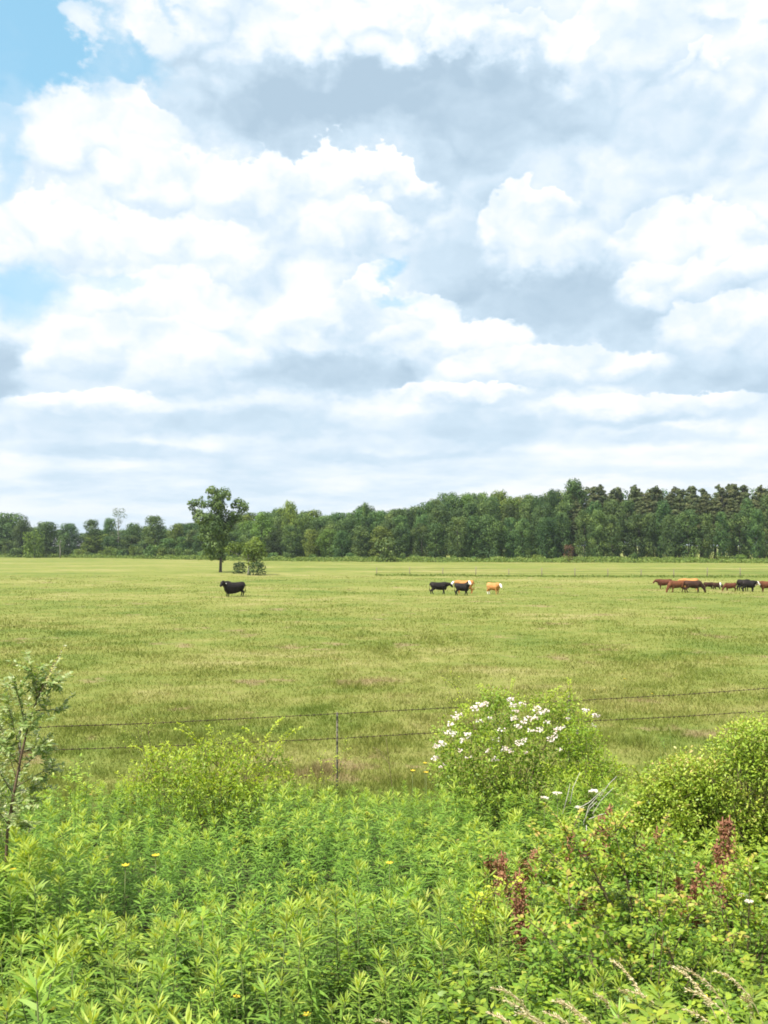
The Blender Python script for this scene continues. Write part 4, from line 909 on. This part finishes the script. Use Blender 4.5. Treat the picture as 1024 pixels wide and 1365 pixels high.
# silvery sapling at the left edge
def sapling():
    Y = 9.2; base = at(4, 1125, Y); z0 = float(gz(base[0], Y)); r = rs(91); B0 = np.array([base[0], Y, z0])
    o = thing('olive_sapling', tuple(B0), 'tall sapling with silvery grey-green leaves and brown stem at the left edge', 'shrub'); lv, st = MB(), MB()
    P = lambda px, py, dy=0: np.array(at(px, py, Y)) + np.array([0, dy, 0]) - B0
    main = np.array([P(4, 1160), P(10, 1110), P(18, 1060), P(28, 1010), P(36, 975), P(44, 948), P(56, 918), P(70, 888), P(84, 864)]); main[0][2] = -.05
    tube(st, main, np.linspace(.016, .003, 9), 7)
    br = [(P(28, 1010), P(3, 935, .1)), (P(36, 975), P(22, 900, -.1)), (P(44, 948), P(52, 905, .2)), (P(44, 948), P(78, 950, .1)), (P(30, 1005), P(74, 985, -.2)), (P(20, 1050), P(82, 1020, .1)), (P(18, 1060), P(-30, 990)), (P(22, 1040), P(-15, 960, .2)),
          (P(14, 1085), P(70, 1060, -.1)), (P(12, 1100), P(-25, 1040, -.2)), (P(50, 930), P(40, 885, 0)), (P(60, 910), P(80, 915, 0)), (P(14, 1085), P(60, 1035, .3)), (P(12, 1100), P(45, 1085, -.3)), (P(26, 1020), P(8, 975, -.3)), (P(24, 1030), P(55, 1000, .3)), (P(10, 1110), P(5, 1050, .4)), (P(33, 985), P(58, 955, -.3))]
    for k, (s_, e) in enumerate(br):
        sprig(lv, st, s_, e, r, .060, .025, .62, .08, 44, rad0=.005)
        for _ in range(6):
            t = r.uniform(.25, .95); c = s_ * (1 - t) + e * t; ee = c + (sphere_pts(1, r)[0] + np.array([0, 0, .4])) * r.uniform(.10, .24); sprig(lv, st, c, ee, r, .058, .025, .62, .05, 26, rad0=.002)
    sprig(lv, st, P(44, 948), P(86, 860), r, .045, .020, .9, .0, 70)
    link('leaves', lv.mesh('olive_leaves', m_olive), o); link('stems', st.mesh('olive_stems', m_twig), o)
sapling()
near_shrub('olive_shrub', -40, 9.8, [(-60, 1010, 55), (-30, 1060, 50), (-45, 1110, 55), (-5, 1080, 30), (10, 1105, 30), (-10, 1040, 26)], 'silvery shrub mostly cut off by the left edge', m_olive, 92, .048, .019, .9, sprigs=8, sprig_len=.4)

# yellow-green arching shrub left of centre
near_shrub('arching_shrub', 290, 14.0, [(225, 1030, 30), (250, 1015, 26), (262, 1045, 32), (290, 1022, 32), (300, 1050, 34), (330, 1030, 32), (350, 1055, 28), (235, 1058, 26), (318, 1008, 20), (272, 1002, 18), (360, 1015, 20), (320, 1075, 30), (270, 1072, 30), (195, 1040, 26), (205, 1018, 18), (380, 1045, 22), (342, 1012, 14), (180, 1065, 22)],
           'yellow-green shrub with arching feathery sprays left of the fence post', m_yellow, 93, .060, .024, .8, sprigs=34, sprig_len=.65, tint0=.5)
def spray_plant(name, px, py, Y, tips, label, m, seed, leaf, lw, tint=.75, stem_m=m_stem, cat='shrub', n=46, arch=.2):
    b0 = np.array([xat(px, Y), Y, 0.0]); b0[2] = gz(b0[0], Y); o = thing(name, tuple(b0), label, cat); lv, st = MB(), MB(); r = rs(seed)
    root = np.array([0, 0, -.03])
    for (tx, ty, dy) in tips:
        e = np.array(at(tx, ty, Y + dy)) - b0; sprig(lv, st, root, e, r, leaf, lw, tint, arch, n, rad0=.006)
        for _ in range(3):
            t = r.uniform(.5, .9); c = root * (1 - t) + e * t + np.array([0, 0, arch * .5 * np.linalg.norm(e) * 4 * t * (1 - t)]); ee = c + (e - c) * .4 + sphere_pts(1, r)[0] * np.array([.25, .25, .12]); sprig(lv, st, c, ee, r, leaf, lw, tint, .1, 16, rad0=.003)
    link('leaves', lv.mesh(name + '_leaves', m), o); link('stems', st.mesh(name + '_stems', stem_m), o); return o
spray_plant('arching_shrub', 225, 1060, 14.3, [(172, 942, 0), (192, 955, .2), (165, 990, -.2), (215, 985, 0)], 'thin arching cane reaching above the wire at the left', m_yellow, 94, .034, .013, .7, m_twig)
spray_plant('arching_shrub', 300, 1060, 14.2, [(290, 952, 0), (250, 970, .2), (345, 985, -.1), (385, 985, .1), (318, 978, 0)], 'yellow-green sprays rising across the lower wire', m_yellow, 95, .036, .014, .85)
spray_plant('arching_shrub', 440, 1065, 15.0, [(462, 982, 0), (425, 1000, .2), (448, 995, .1), (415, 1025, 0)], 'bright yellow-green sprays at the foot of the fence post', m_yellow, 96, .036, .014, .85)
spray_plant('tall_weed', 105, 1065, 12.0, [(108, 1005, 0), (100, 1012, .1), (120, 1015, -.1), (92, 1025, 0)], 'bright tall weed just right of the silvery sapling', m_goldenrod, 97, .07, .02, .85, n=40, arch=0)
spray_plant('dry_stalk', 530, 1075, 15.5, [(515, 985, 0)], 'thin dry stalk right of the fence post', m_straw, 98, .018, .006, .5, m_twig, 'plant', 10, 0)

# rose bush
rose_cl = [(600, 985, 26), (608, 1012, 30), (630, 965, 28), (640, 1000, 34), (665, 950, 28), (670, 985, 34), (690, 1020, 36), (650, 1035, 34), (618, 1042, 30), (700, 960, 30), (720, 990, 32), (700, 1050, 34), (740, 1035, 34), (740, 965, 26), (655, 928, 18), (680, 932, 16), (592, 1030, 22), (725, 942, 20), (765, 985, 28), (757, 948, 18), (775, 1025, 32), (670, 1060, 30), (630, 1065, 28)]
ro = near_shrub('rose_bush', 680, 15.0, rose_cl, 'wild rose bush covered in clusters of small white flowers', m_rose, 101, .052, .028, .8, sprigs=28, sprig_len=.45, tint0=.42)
fl = [(606, 957), (612, 952), (600, 965), (632, 944), (640, 940), (646, 938), (604, 978), (596, 976), (590, 991), (582, 994), (580, 1011), (618, 987), (624, 980), (681, 932), (684, 939), (696, 938), (716, 944), (720, 950), (728, 948), (686, 957), (690, 968), (698, 962), (704, 958), (712, 956), (719, 972),
      (708, 974), (692, 990), (698, 987), (672, 998), (680, 1000), (742, 972), (748, 970), (738, 980), (734, 985), (781, 948), (795, 953), (760, 957), (640, 962), (660, 985), (655, 958), (668, 972), (652, 1000), (790, 966), (745, 999), (612, 1000), (730, 962), (700, 1003), (590, 1020), (625, 1008), (660, 1012), (688, 948), (770, 975)]
B0 = np.array([xat(680, 15.0), 15.0, float(gz(xat(680, 15.0), 15.0))]); r = rs(102)
for k, (px, py) in enumerate(fl):
    big = 1.0 if k < 36 else .55
    mb = MB(); c = np.array(at(px, py, 14.55)) - B0; n = int(r.integers(12, 20) * big)
    P = c + np.clip(r.normal(0, .030 * (.6 + .4 * big), (n, 3)), -.04, .04) * np.array([1.2, 1, .7]); flakes(mb, P, r.normal(size=(n, 3)) * .5 + np.array([0, -.6, .8]), r.uniform(.026, .042, n), np.clip(r.normal(.5, .35, n), 0, 1), r, .9)
    link('flower_cluster', mb.mesh('rose_flowers', m_petal), ro)
near_shrub('leafy_shrub', 790, 14.4, [(775, 965, 18), (788, 992, 24), (798, 1018, 24), (780, 1042, 32), (815, 1045, 28), (760, 935, 14), (770, 1000, 24), (822, 1030, 16), (750, 1045, 24)], 'yellow-green shrub leaning on the right side of the rose bush', m_yellow, 103, .046, .022, .9, sprigs=16, sprig_len=.4, tint0=.45)
spray_plant('arching_shrub', 640, 1020, 16.6, [(600, 892, 0), (612, 903, .1), (590, 900, 0), (640, 912, .1), (655, 905, 0), (672, 915, .2)], 'loose yellow-green sprays standing up behind the rose bush', m_yellow, 104, .036, .016, .8, m_twig)
spray_plant('arching_shrub', 770, 1010, 16.0, [(762, 920, 0), (745, 925, .1), (775, 930, 0), (735, 932, .2), (790, 965, 0)], 'light green shoots around the hidden fence post', m_yellow, 105, .034, .015, .7)
spray_plant('tall_weed', 895, 1010, 15.0, [(893, 972, 0), (900, 985, .1), (885, 985, 0), (880, 1000, .1)], 'tall green weed between the rose bush and the right-hand mound', m_goldenrod, 106, .05, .014, .7, n=40, arch=0)

# rounded mound with blushed tips at right
mound = []
r = rs(111)
for k in range(150):
    px = r.uniform(830, 1120); top = np.interp(px, [830, 870, 920, 975, 1024, 1120], [1052, 1018, 990, 960, 930, 905]) + r.uniform(-9, 14); cr = r.uniform(15, 34); py = top + cr + r.uniform(0, 1) ** .8 * (1125 - top - cr); mound.append((px, py, cr))
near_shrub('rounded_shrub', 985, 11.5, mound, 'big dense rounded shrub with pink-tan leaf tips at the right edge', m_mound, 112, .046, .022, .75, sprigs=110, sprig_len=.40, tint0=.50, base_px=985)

# red-brown sorrel stalks
SM = []
def sorrel_mesh(seed):
    r = rs(seed); lv, st = MB(), MB()
    hs_ = []
    for k in range(3):
        a = r.uniform(0, 6.28); h = r.uniform(.65, .9); e = np.array([math.cos(a) * .09, math.sin(a) * .09, h]); c = bez((0, 0, -.04), (e[0] * .3, e[1] * .3, h * .6), e, 6); tube(st, c, np.linspace(.005, .002, 6), 4); lv = MB()
        n = 420; t = .40 + .55 * r.random(n); p_ = np.stack([np.interp(t, np.linspace(0, 1, 6), c[:, i]) for i in range(3)], 1); aa = r.integers(0, 13, n) * 2.4 + r.normal(0, .2, n); w_ = (1.15 - t) * .12 * r.random(n)
        q_ = p_ + np.stack([np.cos(aa) * w_, np.sin(aa) * w_, w_ * .9], 1) + r.normal(0, .006, (n, 3)); flakes(lv, q_, r.normal(size=(n, 3)), r.uniform(.012, .022, n), np.clip(r.normal(.5, .25, n), 0, 1), r, .9); tube(lv, c[2:], .004, 4); hs_.append(lv.mesh('sorrel_seeds', m_sorrel))
    return hs_ + [st.mesh('sorrel_stem', m_sorrel)]
SM = [sorrel_mesh(1200 + i) for i in range(4)]
def sized(name, px, top, Y, meshes, label, cat, group, H, rz, names, lift=0.0):
    x = xat(px, Y); z = float(gz(x, Y)); h = at(px, top, Y)[2] - z; o = thing(name, (x, Y, z), label, cat, group, rz, max(.3, h / H))
    for nm, me in zip(names, meshes): link(nm, me, o)
    return o
GS = 'red-brown sorrel stalks in the right-hand weeds'
for k, (px, top, Y, lab) in enumerate(((660, 1112, 9.6, 'red-brown sorrel stalk at the left end of the reddish ones'), (676, 1128, 9.0, 'thick red-brown sorrel stalk just right of the leftmost one'), (700, 1172, 8.0, 'drooping red-brown sorrel stalk below the leftmost pair'),
        (803, 1072, 10.2, 'crimson sorrel stalk beside the bleached dead twigs'), (790, 1090, 9.8, 'short crimson sorrel stalk left of the dead twigs foot'), (866, 1094, 9.8, 'pinkish sorrel stalk left of the rounded shrub foot'), (962, 1102, 9.2, 'rusty sorrel stalk in front of the rounded shrub'),
        (945, 1138, 8.6, 'rusty sorrel stalk just below the one before the rounded shrub'), (776, 1168, 8.4, 'dull red sorrel stalk low in the middle brambles'), (700, 1118, 9.4, 'faint reddish sorrel stalk right of the thick one'), (745, 1112, 9.6, 'brownish sorrel stalk between the crimson and thick ones'), (912, 1160, 8.2, 'reddish sorrel half sunk in the right brambles'))):
    sized('sorrel_stalk', px, top, Y, SM[k % 4], lab, 'plant', GS, .85, k * 1.3, ('seed_head', 'seed_head', 'seed_head', 'stem'))

# bright bramble shrubs in the lower right
near_shrub('bramble_bush', 665, 7.6, [(640, 1205, 16), (660, 1195, 16), (680, 1188, 12), (630, 1225, 18), (650, 1235, 24), (612, 1240, 14)], 'bright yellow-green leafy spray below the leftmost sorrel stalks', m_yellow, 121, .036, .020, .9, sprigs=8, sprig_len=.25, tint0=.7)
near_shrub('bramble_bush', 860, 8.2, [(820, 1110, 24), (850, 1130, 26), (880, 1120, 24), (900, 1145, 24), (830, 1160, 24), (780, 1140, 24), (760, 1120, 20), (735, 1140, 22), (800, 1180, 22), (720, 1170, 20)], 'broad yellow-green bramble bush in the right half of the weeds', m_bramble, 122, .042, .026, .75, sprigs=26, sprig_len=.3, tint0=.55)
near_shrub('bramble_bush', 850, 6.6, [(760, 1215, 30), (800, 1230, 26), (880, 1235, 20), (920, 1230, 26), (780, 1265, 30), (840, 1290, 24), (900, 1290, 24), (960, 1260, 26), (730, 1250, 22)], 'yellow-green bramble bush with dark hollow above the dry grasses', m_bramble, 123, .045, .028, .65, sprigs=26, sprig_len=.28, tint0=.55)
near_shrub('bramble_bush', 985, 7.6, [(960, 1185, 26), (1000, 1170, 28), (1030, 1200, 30), (985, 1215, 24), (1050, 1150, 30), (1010, 1240, 24)], 'green bramble bush at the right edge below the rounded shrub', m_bramble, 124, .042, .024, .75, sprigs=18, sprig_len=.25, tint0=.5)

# white yarrow heads, bleached twigs, yellow flowers
def yarrow_mesh(seed):
    r = rs(seed); lv, st = MB(), MB(); tube(st, [(0, 0, -.04), (.01, 0, .4), (0, 0, .75)], [.004, .003, .002], 4); n = 46
    a = r.uniform(0, 6.28, n); q_ = np.sqrt(r.random(n)) * .028; P = np.stack([np.cos(a) * q_, np.sin(a) * q_, .755 + .006 * r.random(n) - q_ * .15], 1); flakes(lv, P, r.normal(size=(n, 3)) * .3 + np.array([0, -.2, 1]), .015, np.clip(r.normal(.8, .2, n), 0, 1), r, .9)
    for k in range(6): aa = k * 1.05; tube(st, [(0, 0, .69), (math.cos(aa) * .03, math.sin(aa) * .03, .752)], .0015, 3)
    return lv.mesh('yarrow_flowers', m_petal), st.mesh('yarrow_stem', m_stem)
YM = [yarrow_mesh(1300 + i) for i in range(2)]
for k, (px, top, Y, lab) in enumerate(((788, 1053, 11.2, 'white yarrow head just right of the bleached twigs'), (741, 1056, 11.2, 'white yarrow head at the foot of the rose bush'), (724, 1062, 11.4, 'small white yarrow head left of the rose bush foot pair'), (770, 1075, 10.8, 'white yarrow head among the bleached twigs'),
        (985, 1192, 7.8, 'white yarrow head near the right edge'), (992, 1200, 7.6, 'lower white yarrow head near the right edge'))):
    sized('yarrow_flower', px, top, Y, YM[k % 2], lab, 'flower', 'white yarrow heads', .76, k, ('flower_head', 'stem'))
Y = 10.6; b0 = np.array([xat(775, Y), Y, float(gz(xat(775, Y), Y))]); o = thing('dead_twig', tuple(b0), 'bleached bare twigs sticking out above the brambles', 'twig'); mb = MB(); P = lambda px, py, dy=0: np.array(at(px, py, Y + dy)) - b0
for (a, b_, c) in (((778, 1100), (785, 1075), (805, 1052)), ((770, 1078), (785, 1070), (800, 1056)), ((778, 1096), (786, 1078), (796, 1068)), ((785, 1092), (800, 1086), (816, 1083)), ((760, 1072), (764, 1050), (773, 1030)), ((800, 1062), (812, 1045), (822, 1035)), ((790, 1085), (802, 1066), (818, 1050)), ((750, 1085), (757, 1060), (760, 1045))):
    tube(mb, [P(*a), P(*b_, .05), P(*c)], [.004, .0035, .002], 5)
tube(mb, [(0, 0, -.04), P(782, 1100)], [.006, .004], 5); link('branches', mb.mesh('dead_branches', m_deadtwig), o)

# yellow flowers dotted in the weeds and near pasture
def yflower_mesh(seed):
    r = rs(seed); lv, st = MB(), MB(); tube(st, [(0, 0, -.03), (.01, .01, .5)], [.003, .002], 4); a = np.arange(7) * .9
    leaves(lv, np.tile([[.01, .01, .5]], (7, 1)), np.stack([np.cos(a), np.sin(a) - .2, 0 * a + .3], 1), np.tile([[0, 0, 1.0]], (7, 1)), .024, .013, r.random(7), 0); return lv.mesh('yellow_petals', m_yflower), st.mesh('flower_stem', m_stem)
YF = yflower_mesh(3); r = rs(131)
yf = [(168, 1155), (112, 1325), (322, 1330), (470, 1240), (476, 1236), (600, 998), (548, 1028), (566, 1018), (24, 1160), (80, 1345), (520, 1150), (408, 1352), (790, 920), (867, 925), (832, 905), (570, 1030), (345, 1240), (210, 1140), (930, 1330)]
for k, (px, py) in enumerate(yf):
    zc, zr = zone(px, py)
    Yf = float(np.interp(py, [900, 1000, 1040, 1135, 1360], [28, 17.5, 14.0, 9.6, 5.8])); x = xat(px, Yf); z = float(gz(x, Yf)); h = at(px, py, Yf)[2] - z
    if h < .1: X, Yf = ground_at(px, py + 4); x, z, h = X, 0, .16
    o = thing('yellow_flower', (x, Yf, z), f'tiny yellow flower {zc}, ' + (zr if py > 1045 else 'in the near pasture grass'), 'flower', 'tiny yellow flowers', k, h / .5); link('petals', YF[0], o); link('stem', YF[1], o)

# dry grass heads bending in the bottom right corner
def dry_mesh(seed):
    r = rs(seed); lv, st = MB(), MB(); H = .9; bx = r.uniform(-.38, -.15); c = bez((0, 0, -.05), (.02, 0, H * .9), (bx, r.uniform(-.1, .1), H * .97), 12); tube(st, c, np.linspace(.0028, .0015, 12), 4)
    n = 110; t = .66 + .34 * r.random(n); P = np.stack([np.interp(t, np.linspace(0, 1, 12), c[:, i]) for i in range(3)], 1) + r.normal(0, .0035, (n, 3)); T_ = norm(c[-1] - c[-4])
    leaves(lv, P, T_ + r.normal(0, .35, (n, 3)), r.normal(size=(n, 3)), .020, .0042, r.random(n), .2)
    for k in range(3):
        a = r.uniform(0, 6.28); leaves(st, np.array([[0, 0, .1 + .15 * k]]), np.array([[math.cos(a) * .5, math.sin(a) * .5, 1]]), np.array([[math.sin(a), .2, 1]]), .35, .007, .5, .4)
    return lv.mesh('dry_seed_head', m_straw), st.mesh('dry_stem', m_straw)
DM = [dry_mesh(1400 + i) for i in range(6)]; r = rs(141)
GD = 'dry grass heads bending in the bottom right corner'
dry = [(990, 1283, 5.6), (1010, 1300, 5.3), (975, 1300, 5.4), (760, 1330, 5.2), (790, 1340, 5.1), (735, 1298, 5.6), (835, 1345, 5.1), (870, 1330, 5.2), (900, 1350, 5.0), (940, 1335, 5.1), (960, 1345, 5.0), (920, 1310, 5.4), (885, 1300, 5.6), (860, 1298, 5.7), (810, 1320, 5.4), (1000, 1340, 5.0), (1020, 1325, 5.1), (820, 1352, 5.0), (585, 1342, 5.3), (848, 1318, 5.4), (1030, 1290, 5.5), (700, 1350, 5.1), (980, 1355, 4.95), (745, 1352, 5.0)]
for k, (px, top, Y) in enumerate(dry):
    w_ = 'near the bottom centre' if px < 650 else 'left in the bottom right tangle' if px < 800 else 'amid the bottom right tangle' if px < 930 else 'by the bottom right corner'
    hgt = 'with the tallest arch' if top < 1300 else 'of middling height' if top < 1335 else 'low against the bottom border'
    sized('dry_grass_stalk', px, top, Y, DM[k % 6], f'tan dry grass stalk {hgt}, {w_}', 'grass stalk', GD, .9, r.uniform(-.6, .6), ('seed_head', 'stem'))
# green grass blades mixed into the bottom right corner and the weed edge (stuff)
r = rs(151); n = 9000; px = r.uniform(560, 1060, n); Yg = r.uniform(4.4, 6.2, n); x = (px - 512) / F * Yg; keep = r.random(n) < np.interp(px, [560, 800], [.25, 1]); x, Yg = x[keep], Yg[keep]; n = len(x)
x2 = r.uniform(-.45, .45, 9000); Y2 = r.uniform(13.5, 17.5, 9000); x = np.concatenate([x, x2 * Y2]); Yg = np.concatenate([Yg, Y2]); n2 = len(x)
hh = np.concatenate([r.uniform(.35, .7, n), r.uniform(.15, .42, 9000)]); a = r.uniform(0, 6.28, n2)
mb = MB(); D = np.stack([np.cos(a) * .35, np.sin(a) * .35, np.ones(n2)], 1); leaves(mb, np.stack([x, Yg, gz(x, Yg) - .02], 1), D, np.stack([np.cos(a + 1), np.sin(a + 1), .2 + 0 * a], 1), hh, .008, np.clip(r.normal(.55, .25, n2), 0, 1), .25)
tag(link('long_grass', mb.mesh('long_grass', m_edge)), 'long green grass blades among the weeds', 'grass', kind='stuff')

# ------------------------------------------------------------------ summer air
m_haze, T = mat('haze_air'); vp = T.node('ShaderNodeVolumePrincipled'); T.put(vp.inputs['Color'], (0.80, 0.90, 1.0)); vp.inputs['Density'].default_value = 0.00013; vp.inputs['Anisotropy'].default_value = 0.3
o_ = T.node('ShaderNodeOutputMaterial'); T.l.new(vp.outputs[0], o_.inputs['Volume'])
mb = MB(); box(mb, (-900, -60, -1.2), (900, 1200, 34)); tag(link('haze', mb.mesh('haze', m_haze)), 'thin pale summer haze over the pasture', 'haze', kind='stuff')

# ------------------------------------------------------------------ labels: tell look-alikes in one spot apart, left to right
same = {}
for o in scene.objects:
    if o.parent is None and 'label' in o and 'group' in o: same.setdefault(o['label'], []).append(o)
ORD = {2: ['left-hand', 'right-hand'], 3: ['leftmost', 'middle', 'rightmost']}
for lab, obs in same.items():
    n = len(obs)
    if n < 2: continue
    obs.sort(key=lambda o: o.location.x / o.location.y)
    names = ORD.get(n) or (['leftmost', 'second', 'third', 'fourth', 'fifth', 'sixth', 'seventh', 'eighth'][:n - 1] + ['rightmost'])
    if len(names) < n: continue
    for o, w in zip(obs, names): o['label'] = w + ' ' + lab
